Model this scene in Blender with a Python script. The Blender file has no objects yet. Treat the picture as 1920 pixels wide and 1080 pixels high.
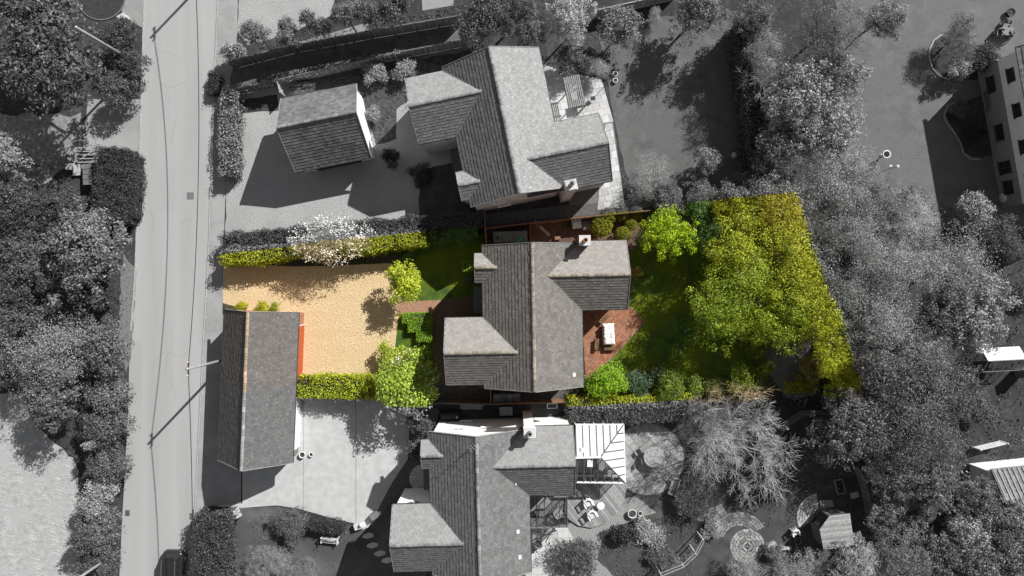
import bpy, math, random
import numpy as np
from mathutils import Vector, Matrix, noise

# ------------------------------------------------------------------ camera, sky, sun, exposure
F, CAMH = 1280.0, 59.0                      # focal length in photo pixels, drone height in metres
SC = bpy.context.scene
COL = SC.collection
cam = bpy.data.cameras.new('camera'); camo = bpy.data.objects.new('camera', cam); COL.objects.link(camo)
camo.location = (0, 0, CAMH); camo.rotation_euler = (0, 0, 0)
cam.sensor_width = 36; cam.lens = 24.0; cam.clip_start = 0.5; cam.clip_end = 600
SC.camera = camo
SUNV = Vector((0.90, 0.945, 1.0))           # towards the sun
world = bpy.data.worlds.new('World'); SC.world = world; world.use_nodes = True
wn = world.node_tree.nodes; wl = world.node_tree.links
sky = wn.new('ShaderNodeTexSky'); sky.sky_type = 'NISHITA'; sky.sun_disc = False
sky.sun_elevation = math.asin(SUNV.normalized().z); sky.sun_rotation = math.atan2(SUNV.x, SUNV.y)
sky.air_density = 1.0; sky.dust_density = 0.6; sky.ozone_density = 1.0
hs = wn.new('ShaderNodeHueSaturation'); hs.inputs['Saturation'].default_value = 0.12
wl.new(sky.outputs[0], hs.inputs['Color'])
bg = wn['Background']; bg.inputs['Strength'].default_value = 0.05
wl.new(hs.outputs[0], bg.inputs['Color'])
sl = bpy.data.lights.new('sun', 'SUN'); sl.energy = 4.6; sl.angle = math.radians(0.5); sl.color = (1.0, 0.985, 0.965)
so = bpy.data.objects.new('sun', sl); COL.objects.link(so); so.location = SUNV * 60
so.rotation_euler = (-SUNV).to_track_quat('-Z', 'Y').to_euler()
SC.view_settings.view_transform = 'Standard'; SC.view_settings.look = 'None'
SC.view_settings.exposure = 0.62; SC.view_settings.gamma = 1.0
SC.cycles.max_bounces = 5; SC.cycles.transparent_max_bounces = 8
SC.cycles.use_denoising = True

# ------------------------------------------------------------------ helpers
PPM = F / CAMH
def W(px, py, z=0.0):
    """a measured photo point at a known height -> metres"""
    k = (CAMH - z) / F
    return Vector(((px - 960) * k, -(py - 540) * k, z))
def prop(o, label=None, cat=None, group=None, kind=None):
    if label: o['label'] = label
    if cat: o['category'] = cat
    if group: o['group'] = group
    if kind: o['kind'] = kind
    return o
def link(o, parent=None):
    COL.objects.link(o)
    if parent is not None: o.parent = parent
    return o
def thing(name, label, cat, loc=(0, 0, 0), rz=0.0, group=None):
    o = link(bpy.data.objects.new(name, None)); o.location = loc; o.rotation_euler = (0, 0, rz)
    o.empty_display_size = 0.2
    return prop(o, label, cat, group)
def mesh_obj(name, verts, faces, mat, parent=None, smooth=False, v=None):
    me = bpy.data.meshes.new(name); me.from_pydata([tuple(p) for p in verts], [], faces)
    if mat: me.materials.append(mat)
    if smooth: me.polygons.foreach_set('use_smooth', [True] * len(me.polygons))
    if v is not None:
        a = me.attributes.new('v', 'FLOAT', 'FACE'); a.data.foreach_set('value', np.asarray(v, dtype=np.float32))
    me.update()
    return link(bpy.data.objects.new(name, me), parent)
BOXF = [(0, 3, 2, 1), (4, 5, 6, 7), (0, 1, 5, 4), (1, 2, 6, 5), (2, 3, 7, 6), (3, 0, 4, 7)]
def boxv(x0, x1, y0, y1, z0, z1):
    return [(x0, y0, z0), (x1, y0, z0), (x1, y1, z0), (x0, y1, z0), (x0, y0, z1), (x1, y0, z1), (x1, y1, z1), (x0, y1, z1)]
_cube = {}
def cube_mesh(mat):
    if mat.name not in _cube:
        me = bpy.data.meshes.new('block_' + mat.name); me.from_pydata(boxv(-.5, .5, -.5, .5, -.5, .5), [], BOXF); me.materials.append(mat)
        _cube[mat.name] = me
    return _cube[mat.name]
def box(name, size, loc, mat, parent=None, rz=0.0, rx=0.0, ry=0.0):
    o = link(bpy.data.objects.new(name, cube_mesh(mat)), parent)
    o.location = loc; o.scale = size; o.rotation_euler = (rx, ry, rz)
    return o
def beam(name, p0, p1, w, h, mat, parent=None):
    p0 = Vector(p0); p1 = Vector(p1); d = p1 - p0; L = d.length; d.normalize()
    up = Vector((0, 0, 1)) if abs(d.z) < .99 else Vector((1, 0, 0))
    s = up.cross(d).normalized(); u = d.cross(s)
    o = link(bpy.data.objects.new(name, cube_mesh(mat)), parent)
    m = Matrix((s, d, u)).transposed().to_4x4()
    o.matrix_basis = Matrix.Translation((p0 + p1) / 2) @ m @ Matrix.Diagonal((w, L, h, 1))
    return o
class MB:
    """collects geometry for ONE mesh"""
    def __init__(s): s.V = []; s.Fc = []; s.v = []
    def add(s, verts, faces, val=0.5):
        o = len(s.V); s.V += [tuple(p) for p in verts]; s.Fc += [tuple(i + o for i in f) for f in faces]; s.v += [val] * len(faces)
    def box(s, x0, x1, y0, y1, z0, z1, val=0.5): s.add(boxv(x0, x1, y0, y1, z0, z1), BOXF, val)
    def tube(s, pts, rads, n=8, caps=True, val=0.5):
        rings = []
        for i, p in enumerate(pts):
            p = Vector(p); a = Vector(pts[max(i - 1, 0)]); b = Vector(pts[min(i + 1, len(pts) - 1)])
            d = (b - a).normalized(); up = Vector((0, 0, 1)) if abs(d.z) < .9 else Vector((1, 0, 0))
            e = up.cross(d).normalized(); f = d.cross(e)
            rings.append([p + (e * math.cos(t) + f * math.sin(t)) * rads[i] for t in [2 * math.pi * k / n for k in range(n)]])
        V = [q for r in rings for q in r]; Fc = []
        for i in range(len(rings) - 1):
            for k in range(n):
                Fc.append((i * n + k, i * n + (k + 1) % n, (i + 1) * n + (k + 1) % n, (i + 1) * n + k))
        if caps: Fc.append(tuple(range(n - 1, -1, -1))); Fc.append(tuple((len(rings) - 1) * n + k for k in range(n)))
        s.add(V, Fc, val)
    def lathe(s, prof, c=(0, 0, 0), n=14, val=0.5):
        V = []; Fc = []
        for r, z in prof:
            V += [(c[0] + r * math.cos(2 * math.pi * k / n), c[1] + r * math.sin(2 * math.pi * k / n), c[2] + z) for k in range(n)]
        for i in range(len(prof) - 1):
            for k in range(n): Fc.append((i * n + k, i * n + (k + 1) % n, (i + 1) * n + (k + 1) % n, (i + 1) * n + k))
        Fc.append(tuple(range(n - 1, -1, -1))); Fc.append(tuple((len(prof) - 1) * n + k for k in range(n)))
        s.add(V, Fc, val)
    def prism(s, poly, z0, z1, val=0.5):
        n = len(poly); a = sum(poly[i][0] * poly[(i + 1) % n][1] - poly[(i + 1) % n][0] * poly[i][1] for i in range(n))
        if a < 0: poly = poly[::-1]
        V = [(p[0], p[1], z0) for p in poly] + [(p[0], p[1], z1) for p in poly]
        Fc = [tuple(range(n - 1, -1, -1)), tuple(range(n, 2 * n))] + [(i, (i + 1) % n, (i + 1) % n + n, i + n) for i in range(n)]
        s.add(V, Fc, val)
    def build(s, name, mat, parent=None, smooth=False, T=None):
        V = s.V if T is None else [tuple(T @ Vector(p)) for p in s.V]
        return mesh_obj(name, V, s.Fc, mat, parent, smooth, s.v)

# ------------------------------------------------------------------ materials
def plot_group(name, poly):
    """the sold plot keeps its colours, its neighbours are grey: a test of the place (x, y) in metres"""
    g = bpy.data.node_groups.new(name, 'ShaderNodeTree')
    g.interface.new_socket('Color', in_out='INPUT', socket_type='NodeSocketColor')
    g.interface.new_socket('Color', in_out='OUTPUT', socket_type='NodeSocketColor')
    N = g.nodes; L = g.links
    gi = N.new('NodeGroupInput'); go = N.new('NodeGroupOutput'); geo = N.new('ShaderNodeNewGeometry')
    acc = None; n = len(poly)
    for i in range(n):
        a = poly[i]; b = poly[(i + 1) % n]; nx, ny = (b[1] - a[1]), -(b[0] - a[0])   # clockwise polygon: right side is inside
        dp = N.new('ShaderNodeVectorMath'); dp.operation = 'DOT_PRODUCT'; L.new(geo.outputs['Position'], dp.inputs[0]); dp.inputs[1].default_value = (nx, ny, 0)
        gt = N.new('ShaderNodeMath'); gt.operation = 'GREATER_THAN'; L.new(dp.outputs['Value'], gt.inputs[0]); gt.inputs[1].default_value = nx * a[0] + ny * a[1]
        if acc is None: acc = gt
        else:
            m = N.new('ShaderNodeMath'); m.operation = 'MULTIPLY'; L.new(acc.outputs[0], m.inputs[0]); L.new(gt.outputs[0], m.inputs[1]); acc = m
    bw = N.new('ShaderNodeVectorMath'); bw.operation = 'DOT_PRODUCT'; L.new(gi.outputs[0], bw.inputs[0]); bw.inputs[1].default_value = (.27, .33, .40)   # black and white film mix
    mx = N.new('ShaderNodeMix'); mx.data_type = 'RGBA'
    L.new(acc.outputs[0], mx.inputs[0]); L.new(bw.outputs['Value'], mx.inputs[6]); L.new(gi.outputs[0], mx.inputs[7]); L.new(mx.outputs[2], go.inputs[0])
    return g
def pm(x, y): return (x / PPM, -y / PPM)
PLOT = plot_group('plot_tint', [pm(-541, 194), pm(-541, -59), pm(136, -135), pm(481, -163), pm(603, 187), pm(97, 217)])
PLOTG = plot_group('plot_tint_garage', [pm(-560, 172), pm(-560, -60), pm(-300, -60), pm(-300, 178)])
def new_mat(name):
    m = bpy.data.materials.new(name); m.use_nodes = True; return m, m.node_tree.nodes, m.node_tree.links
def M(name, c1, c2=None, scale=3.0, detail=4.0, rough=.85, bump=0.0, bscale=None, vamp=0.0, spec=.3, c3=None, scale3=.3, metal=0.0, stretch=None, tint=None, contrast=(.35, .65), voronoi=False, stretch3=None, thr3=(.42, .62)):
    if name in bpy.data.materials: return bpy.data.materials[name]
    m, N, L = new_mat(name)
    b = N['Principled BSDF']; b.inputs['Roughness'].default_value = rough; b.inputs['Specular IOR Level'].default_value = spec; b.inputs['Metallic'].default_value = metal
    geo = N.new('ShaderNodeNewGeometry'); pos = geo.outputs['Position']
    if stretch:
        mp = N.new('ShaderNodeMapping'); mp.inputs['Scale'].default_value = stretch; L.new(pos, mp.inputs[0]); pos = mp.outputs[0]
    def ns(sc, dt):
        n = N.new('ShaderNodeTexNoise'); n.inputs['Scale'].default_value = sc; n.inputs['Detail'].default_value = dt; L.new(pos, n.inputs['Vector']); return n.outputs['Fac']
    def ramp(x, lo, hi):
        r = N.new('ShaderNodeMapRange'); r.inputs['From Min'].default_value = lo; r.inputs['From Max'].default_value = hi; L.new(x, r.inputs['Value']); return r.outputs[0]
    def mix(f, a, bb):
        x = N.new('ShaderNodeMix'); x.data_type = 'RGBA'; L.new(f, x.inputs[0])
        for k, q in ((6, a), (7, bb)):
            if isinstance(q, tuple): x.inputs[k].default_value = (*q, 1)
            else: L.new(q, x.inputs[k])
        return x.outputs[2]
    if isinstance(c1, (int, float)): c1 = (c1,) * 3
    if isinstance(c2, (int, float)): c2 = (c2,) * 3
    if isinstance(c3, (int, float)): c3 = (c3,) * 3
    if c2 is None: c2 = tuple(x * .8 for x in c1)
    col = mix(ramp(ns(scale, detail), *contrast), c2, c1)
    if c3:
        keep = pos
        if stretch3:
            m3 = N.new('ShaderNodeMapping'); m3.inputs['Scale'].default_value = stretch3; L.new(geo.outputs['Position'], m3.inputs[0]); pos = m3.outputs[0]
        col = mix(ramp(ns(scale3, 5), *thr3), col, c3); pos = keep
    if vamp:
        at = N.new('ShaderNodeAttribute'); at.attribute_name = 'v'
        mm = N.new('ShaderNodeMapRange'); mm.inputs['To Min'].default_value = 1 - vamp; mm.inputs['To Max'].default_value = 1 + vamp; L.new(at.outputs['Fac'], mm.inputs[0])
        vm = N.new('ShaderNodeVectorMath'); vm.operation = 'SCALE'; L.new(col, vm.inputs[0]); L.new(mm.outputs[0], vm.inputs['Scale']); col = vm.outputs[0]
    t = N.new('ShaderNodeGroup'); t.node_tree = tint or PLOT; L.new(col, t.inputs[0]); L.new(t.outputs[0], b.inputs['Base Color'])
    if bump:
        bp = N.new('ShaderNodeBump'); bp.inputs['Strength'].default_value = bump; bp.inputs['Distance'].default_value = .05
        if voronoi:
            vo = N.new('ShaderNodeTexVoronoi'); vo.inputs['Scale'].default_value = bscale or 8; L.new(pos, vo.inputs['Vector']); h = vo.outputs['Distance']
        else: h = ns(bscale or scale * 3, 5)
        L.new(h, bp.inputs['Height']); L.new(bp.outputs[0], b.inputs['Normal'])
    return m
def leaf_material(name, trans=.25, rough=.5, hue=.28):
    """foliage: the plant's own colour (object colour), each leaf a little different"""
    m, N, L = new_mat(name)
    b = N['Principled BSDF']; b.inputs['Roughness'].default_value = rough; b.inputs['Specular IOR Level'].default_value = .4
    oi = N.new('ShaderNodeObjectInfo'); at = N.new('ShaderNodeAttribute'); at.attribute_name = 'v'
    mr = N.new('ShaderNodeMapRange'); mr.inputs['To Min'].default_value = .38; mr.inputs['To Max'].default_value = 1.9; L.new(at.outputs['Fac'], mr.inputs[0])
    vm = N.new('ShaderNodeVectorMath'); vm.operation = 'SCALE'; L.new(oi.outputs['Color'], vm.inputs[0]); L.new(mr.outputs[0], vm.inputs['Scale'])
    geo = N.new('ShaderNodeNewGeometry'); nz = N.new('ShaderNodeTexNoise'); nz.inputs['Scale'].default_value = .9; nz.inputs['Detail'].default_value = 3; L.new(geo.outputs['Position'], nz.inputs['Vector'])
    r2 = N.new('ShaderNodeMapRange'); r2.inputs['From Min'].default_value = .35; r2.inputs['From Max'].default_value = .65; r2.inputs['To Min'].default_value = 0; r2.inputs['To Max'].default_value = hue; L.new(nz.outputs['Fac'], r2.inputs[0])
    mx = N.new('ShaderNodeMix'); mx.data_type = 'RGBA'; mx.blend_type = 'MULTIPLY'; L.new(r2.outputs[0], mx.inputs[0]); L.new(vm.outputs[0], mx.inputs[6]); mx.inputs[7].default_value = (1.2, .97, .5, 1)
    t = N.new('ShaderNodeGroup'); t.node_tree = PLOT; L.new(mx.outputs[2], t.inputs[0]); L.new(t.outputs[0], b.inputs['Base Color'])
    tr = N.new('ShaderNodeBsdfTranslucent'); L.new(t.outputs[0], tr.inputs['Color'])
    ms = N.new('ShaderNodeMixShader'); ms.inputs[0].default_value = trans
    L.new(b.outputs[0], ms.inputs[1]); L.new(tr.outputs[0], ms.inputs[2]); L.new(ms.outputs[0], N['Material Output'].inputs['Surface'])
    return m
def glass_material(name, tintc=.6, fac=.75):
    m, N, L = new_mat(name); b = N['Principled BSDF']; b.inputs['Base Color'].default_value = (.02, .022, .024, 1); b.inputs['Roughness'].default_value = .06
    tp = N.new('ShaderNodeBsdfTransparent'); tp.inputs[0].default_value = (tintc,) * 3 + (1,)
    ms = N.new('ShaderNodeMixShader'); ms.inputs[0].default_value = fac
    L.new(b.outputs[0], ms.inputs[1]); L.new(tp.outputs[0], ms.inputs[2]); L.new(ms.outputs[0], N['Material Output'].inputs['Surface'])
    return m
LEAF = leaf_material('leaves'); 
BARK = M('bark', (.16, .12, .085), .07, scale=6, bump=.5)
BARKP = M('pale_twigs', (.60, .46, .27), (.42, .33, .20), scale=3, rough=.8)
ASPH = M('old_asphalt', .325, .27, scale=7, detail=9, bump=.2, bscale=50, c3=.355, scale3=.7, stretch3=(1.0, .06, 1), thr3=(.32, .75), contrast=(.25, .75))
PAVE = M('pavement_asphalt', .27, .235, scale=5, detail=6, bump=.12, bscale=60, c3=.30, scale3=.5)
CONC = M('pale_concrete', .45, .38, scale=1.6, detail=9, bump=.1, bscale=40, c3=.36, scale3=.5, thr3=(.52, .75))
KERB = M('kerb_concrete', .42, .33, scale=4, vamp=.12)
GRAVG = M('grey_gravel', .43, .25, scale=12, detail=9, bump=.7, bscale=16, voronoi=True, c3=.30, scale3=.35, contrast=(.3, .7))
GRAVS = M('sandy_gravel', (.70, .535, .315), (.42, .30, .165), scale=11, detail=9, bump=.8, bscale=12, voronoi=True, c3=(.54, .395, .22), scale3=.8, stretch3=(.18, 1.0, 1), thr3=(.45, .7), contrast=(.28, .66))
BRICKG = M('brick_earth', (.26, .105, .055), (.16, .07, .045), scale=5, detail=6, bump=.3, bscale=20)
LAWN = M('lawn_grass', (.088, .150, .018), (.036, .072, .024), scale=1.4, detail=8, bump=.9, bscale=30, c3=(.13, .165, .012), scale3=.25, rough=.95, spec=.1)
LAWND = M('dark_garden_turf', (.11, .12, .06), (.06, .07, .04), scale=1.2, detail=9, bump=.9, bscale=24, c3=(.085, .085, .035), scale3=.35, rough=.95, spec=.1)  # darker turf tone of the neighbouring gardens
SOIL = M('garden_soil', (.095, .082, .060), (.045, .042, .032), scale=2.5, detail=9, bump=1.0, bscale=12, c3=(.05, .06, .025), scale3=.5, rough=.95, spec=.1)
FIELD = M('dry_field', .39, .27, scale=2.2, detail=9, bump=.8, bscale=7, c3=.34, scale3=.5)
PATHG = M('lane_turf', .16, .08, scale=1.6, detail=9, bump=1.0, bscale=14, c3=.12, scale3=.6)
SLAB = M('paving_slab', .47, .40, scale=3, detail=6, vamp=.16, bump=.1, bscale=30)
STONE = M('sandstone_flag', .33, .23, scale=3, detail=6, vamp=.22, bump=.2, bscale=14)
BRPAV = M('brick_paver', .20, .12, scale=5, vamp=.35, bump=.2)
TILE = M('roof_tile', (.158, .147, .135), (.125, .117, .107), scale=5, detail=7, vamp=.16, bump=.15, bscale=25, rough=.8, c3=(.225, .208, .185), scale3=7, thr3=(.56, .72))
TILEL = M('pale_roof_slate', (.265, .250, .232), (.225, .212, .197), scale=6, detail=7, vamp=.10, bump=.12, bscale=25, rough=.75, c3=(.31, .29, .265), scale3=5, thr3=(.54, .72))  # paler copy of the roof tile, laid on the tUp slopes
TILEP = M('pale_roof_tile', .265, .215, scale=4, detail=8, vamp=.10, bump=.15, bscale=25, rough=.8, c3=.35, scale3=6, thr3=(.53, .72))  # paler roof tile with pale lichen flecks
TILEG = M('garage_roof_tile', (.125, .114, .107), (.102, .094, .089), scale=5, detail=7, vamp=.14, bump=.15, bscale=25, rough=.8, c3=(.21, .19, .175), scale3=6, thr3=(.57, .72), tint=PLOTG)
RIDGE = M('ridge_mortar', (.27, .24, .195), (.19, .17, .14), scale=4, vamp=.2, bump=.2)
RIDGEG = M('ridge_mortar_garage', (.44, .33, .22), (.30, .23, .16), scale=4, vamp=.2, bump=.2, tint=PLOTG)
LEAD = M('lead_flashing', (.20, .19, .18), .12, scale=6, rough=.5)
WALLW = M('white_render', .80, .74, scale=1.2, detail=5, rough=.9)
WALLG = M('cream_render', .55, .46, scale=1.2, detail=5, rough=.9)
WALLB = M('red_brick', (.30, .185, .135), (.21, .13, .10), scale=9, detail=4, bump=.2)
WALLBG = M('red_brick_garage', (.42, .20, .11), (.30, .13, .075), scale=9, detail=4, bump=.2, tint=PLOTG)
WHITE = M('white_paint', .80, .74, scale=3, rough=.5)
OFFW = M('aged_white', .62, .50, scale=4, rough=.6)
DOORO = M('orange_garage_door', (.48, .095, .030), (.40, .08, .027), scale=3, rough=.55, tint=PLOTG)
FRAME = M('dark_frame', .055, .04, scale=5, rough=.5)
WOOD = M('weathered_timber', (.22, .165, .115), (.13, .10, .07), scale=5, detail=7, vamp=.25, stretch=(3, 3, .6), bump=.2)
WOODP = M('pale_timber', .40, .30, scale=5, detail=6, vamp=.2)
WOODR = M('fence_timber', (.27, .15, .075), (.16, .09, .05), scale=4, detail=7, vamp=.3, bump=.2)
DECKM = M('deck_timber', .28, .21, scale=6, detail=7, vamp=.25, bump=.15)
DARK = M('dark_plastic', .035, .025, scale=6, rough=.5)
GREYP = M('grey_plastic', .16, .12, scale=6, rough=.5)
POLEM = M('pole_timber', .30, .20, scale=5, detail=6, stretch=(2, 2, .4))
METAL = M('galvanised_metal', .34, .26, scale=6, rough=.45, metal=.5)
TERRA = M('terracotta', (.36, .16, .08), (.26, .11, .06), scale=6)
GREENM = M('green_canvas', (.05, .26, .20), (.04, .2, .16), scale=4)
BLUEGR = M('felt_roof', (.105, .125, .12), (.075, .09, .088), scale=3, detail=6)
GLASS = glass_material('window_glass', .35, .35); GLASSR = glass_material('roof_glass', .92, .86)
GLAREW = M('white_glare_pane', .60, .55, scale=2, rough=.7)  # opaque white: sun glare on roof glass put into the colour
CARP = M('charcoal_car_paint', .022, .018, scale=3, rough=.22, spec=.6)
CARG = glass_material('car_glass', .08, .1); TYRE = M('tyre_rubber', .02, .015, rough=.8); CHROME = M('bright_trim', .55, .5, rough=.3, metal=.8)
REDL = M('lamp_red', (.35, .02, .015), rough=.3)
PANT = M('pantile', .22, .14, scale=3, vamp=.25)
COVER = M('crumpled_white_cover', (.78, .76, .72), (.60, .60, .60), scale=9, detail=6, bump=.9, bscale=7)
FABRIC = M('dark_fabric', .05, .035, scale=8)
# ------------------------------------------------------------------ the setting
def clip_convex(sub, clip):
    out = list(sub); n = len(clip)
    area = sum(clip[i][0] * clip[(i + 1) % n][1] - clip[(i + 1) % n][0] * clip[i][1] for i in range(n))
    if area < 0: clip = clip[::-1]
    for i in range(n):
        a = clip[i]; b = clip[(i + 1) % n]; inp = out; out = []
        side = lambda p: (b[0] - a[0]) * (p[1] - a[1]) - (b[1] - a[1]) * (p[0] - a[0])
        for j in range(len(inp)):
            p = inp[j]; q = inp[(j + 1) % len(inp)]; sp, sq = side(p), side(q)
            if sp >= 0: out.append(p)
            if sp * sq < 0:
                t = sp / (sp - sq); out.append((p[0] + t * (q[0] - p[0]), p[1] + t * (q[1] - p[1])))
        if len(out) < 3: return []
    return out
def px(pts, z=0.0): return [(W(x, y, z).x, W(x, y, z).y) for x, y in pts]
def rough_edge(P, step=.5, amp=.12, seed=0):
    out = []
    for i in range(len(P)):
        a = P[i]; b = P[(i + 1) % len(P)]; L = math.hypot(b[0] - a[0], b[1] - a[1]); n = max(1, int(L / step))
        for k in range(n):
            t = k / n; x = a[0] + (b[0] - a[0]) * t; y = a[1] + (b[1] - a[1]) * t
            out.append((x + amp * noise.noise((x * 1.1, y * 1.1, seed)) * 1.6, y + amp * noise.noise((x * 1.1 + 9, y * 1.1, seed + 5)) * 1.6))
    return out
_zc = [0]
def sheet(name, pts, z, mat, rough=0.0, kind='structure', label=None):
    _zc[0] += 1; z = .004 + _zc[0] * .0008
    P = px(pts)
    if rough: P = rough_edge(P, .45, rough, z * 100)
    a = sum(P[i][0] * P[(i + 1) % len(P)][1] - P[(i + 1) % len(P)][0] * P[i][1] for i in range(len(P)))
    if a < 0: P = P[::-1]
    o = mesh_obj(name, [(x, y, z) for x, y in P], [tuple(range(len(P)))], mat)
    return prop(o, label, None, None, kind)
def slabfloor(name, pts, z0, z1, mat):
    m = MB(); m.prism(px(pts), z0, z1); return prop(m.build(name, mat), kind='structure')
def circle(cx, cy, r, n=40, a0=0, a1=360): return [(cx + r * math.cos(math.radians(a0 + (a1 - a0) * i / n)), cy + r * math.sin(math.radians(a0 + (a1 - a0) * i / n))) for i in range(n + (0 if a1 - a0 >= 360 else 1))]
def paving(parent, name, poly, w, h, ang, z0, z1, mat, gap=.012, stagger=.5, jit=.006, seed=1, maxn=300):
    """cut slabs, each one its own piece"""
    rnd = random.Random(seed); ca, sa = math.cos(ang), math.sin(ang)
    cx = sum(p[0] for p in poly) / len(poly); cy = sum(p[1] for p in poly) / len(poly)
    R = max(math.hypot(p[0] - cx, p[1] - cy) for p in poly); cnt = 0; full = {}
    for j in range(-int(R / h) - 1, int(R / h) + 2):
        for i in range(-int(R / w) - 2, int(R / w) + 3):
            x = (i + stagger * (j % 2)) * w; y = j * h
            q = [(x + gap, y + gap), (x + w - gap, y + gap), (x + w - gap, y + h - gap), (x + gap, y + h - gap)]
            q = [(cx + a * ca - b * sa, cy + a * sa + b * ca) for a, b in q]
            c = clip_convex(q, poly)
            if len(c) < 3: continue
            ar = abs(sum(c[k][0] * c[(k + 1) % len(c)][1] - c[(k + 1) % len(c)][0] * c[k][1] for k in range(len(c)))) / 2
            if ar < .02 or cnt >= maxn: continue
            m = MB(); m.prism(c, z0, z1 + rnd.uniform(-jit, jit), rnd.random()); m.build(name, mat, parent); cnt += 1

G0 = prop(mesh_obj('ground', [(-130, -110, 0), (130, -110, 0), (130, 110, 0), (-130, 110, 0)], [(0, 1, 2, 3)], SOIL), kind='structure')
ROADL = [(273, -80), (272, 0), (266, 200), (262, 300), (255, 510), (247, 620), (240, 780), (230, 960), (220, 1160)]
ROADR = [(410, -80), (408, 0), (401, 150), (397, 300), (389, 500), (383, 600), (376, 740), (371, 830), (366, 930), (362, 1010), (356, 1160)]
sheet('road', ROADL + ROADR[::-1], .004, ASPH)
slabfloor('pavement', [(x + 3, y) for x, y in ROADR] + [(366, 1160), (372, 1000), (382, 948), (452, 948), (455, 590), (417, 590), (418, 500), (420, 440), (424, 330), (425, 190), (440, 110), (445, 60), (447, -80)], -.05, .055, PAVE)
def kerb(name, line, off, h, step=.92):
    root = prop(link(bpy.data.objects.new(name, None)), kind='structure'); pts = [W(x, y) for x, y in line]; rnd = random.Random(4); n = 0
    for a, b in zip(pts[:-1], pts[1:]):
        L = (b - a).length; k = max(1, round(L / step)); d = (b - a) / k
        for i in range(k):
            p = a + d * (i + .5) + Vector((off, 0, 0))
            o = box('kerb_stone', (.125, d.length - .02, h + .2), (p.x + rnd.uniform(-.012, .012), p.y, h / 2 - .1 + rnd.uniform(-.006, .006)), KERB, root, math.atan2(-d.x, d.y)); n += 1
kerb('kerb', ROADR, .06, .075); kerb('kerb', ROADL[:6], -.05, .06)
for x, y, w, h in ((301, 356, 58, 83), (300, 200, 40, 60), (255, 700, 24, 120)):
    sheet('road_patch', [(x - w / 2, y - h / 2), (x + w / 2, y - h / 2), (x + w / 2 - 2, y + h / 2), (x - w / 2 - 2, y + h / 2)], .008, M('asphalt_patch', .335, .29, scale=8, detail=7))
ck_ = MB(); rc = random.Random(12)
for k in range(13):
    x0 = rc.uniform(270, 375); y0 = rc.uniform(10, 1070); ang = rc.choice((0.0, 0.0, 1.5)) + rc.gauss(0, .35); n = rc.randint(5, 14); x, y = x0, y0; w = rc.uniform(.006, .014)
    for i in range(n):
        nx = x + math.cos(ang) * 5; ny = y + math.sin(ang) * 5; ang += rc.gauss(0, .35); p = W(x, y, 0); q = W(nx, ny, 0); dd = (q - p).normalized(); s = Vector((-dd.y, dd.x, 0)) * w
        ck_.add([(*(p + s).xy, .0085), (*(p - s).xy, .0085), (*(q - s).xy, .0085), (*(q + s).xy, .0085)], [(0, 1, 2, 3)]); x, y = nx, ny
prop(ck_.build('road_cracks', M('crack_tar', .23, .19, scale=5)), 'thin dark cracks in the pale road surface', kind='stuff')
def ironcover(name, label, x, y, w, h, bars):
    t = thing(name, label, 'manhole cover' if bars == 0 else 'drain grate', W(x, y, .008))
    m = MB(); m.box(-w / 2, w / 2, -h / 2, h / 2, -.03, .012); m.build('frame', METAL, t)
    if bars:
        for k in range(bars): box('bar', (w * .84, h / bars * .5, .02), (0, -h / 2 + (k + .5) * h / bars, .012), DARK, t)
    else: box('lid', (w * .84, h * .84, .02), (0, 0, .012), GREYP, t)
ironcover('manhole_cover', 'square iron manhole cover in the road near the overhead cable', 357, 367, .62, .62, 0)
ironcover('drain_grate', 'small drain grate at the right kerb near the hedge and parked car', 360, 968, .42, .55, 6)
ironcover('drain_grate', 'small drain grate at the left road edge beside the hedgerow', 239, 962, .42, .5, 6)

# left side of the road
sheet('driveway', [(165, 186), (266, 186), (262, 284), (142, 281), (160, 240)], .006, M('drive_concrete', .27, .235, scale=2, detail=7, c3=.3))
sheet('driveway', [(225, -40), (272, -40), (268, 52), (240, 38), (228, 20)], .006, M('drive_concrete_b', .25, .22, scale=2, detail=7))
isl = px(circle(190, -8, 44, 26)); mI = MB(); mI.prism(isl, 0, .03); prop(mI.build('lawn_island', M('dark_island', .045, .028, scale=3, detail=8)), kind='structure')
edge = px(circle(190, -8, 45.5, 36)); root = prop(link(bpy.data.objects.new('island_edging', None)), kind='structure')
for i in range(36):
    a = edge[i]; b = edge[(i + 1) % 36]; beam('edging_brick', (*a, .02), (*b, .02), .09, .10, GREYP, root)
sheet('field', [(-90, 735), (38, 738), (62, 792), (138, 862), (150, 905), (150, 1160), (-90, 1160)], .006, FIELD, rough=.25)
mt = MB(); rt = random.Random(8)
for x0, x1, wd in ((20, 70, .55), (60, 112, .5), (95, 128, .45), (-10, 22, .55), (120, 146, .4)):
    for k in range(80):
        t = k / 80; p = W(x0 + (x1 - x0) * (t ** .8), 860 + t * 230)
        if rt.random() < .45 or noise.noise((p.x, p.y, 3)) < -.15: continue
        for s in (-1, 1):
            dx = wd * s; q = Vector((p.x + dx + rt.uniform(-.04, .04), p.y - .16 + rt.uniform(-.05, .05), 0)); L = (q - p).normalized(); n = Vector((-L.y, L.x, 0)) * .035
            mt.add([p + n, q + n, q - n, p - n, p + n * .4 + Vector((0, 0, .035)), q + n * .4 + Vector((0, 0, .035)), q - n * .4 + Vector((0, 0, .035)), p - n * .4 + Vector((0, 0, .035))], BOXF, rt.random())
prop(mt.build('tyre_track_ridges', M('field_clod', .42, .32, scale=5, vamp=.15)), 'herringbone tractor tyre ridges pressed into the pale dry field', 'tyre tracks', kind='stuff')
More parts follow.
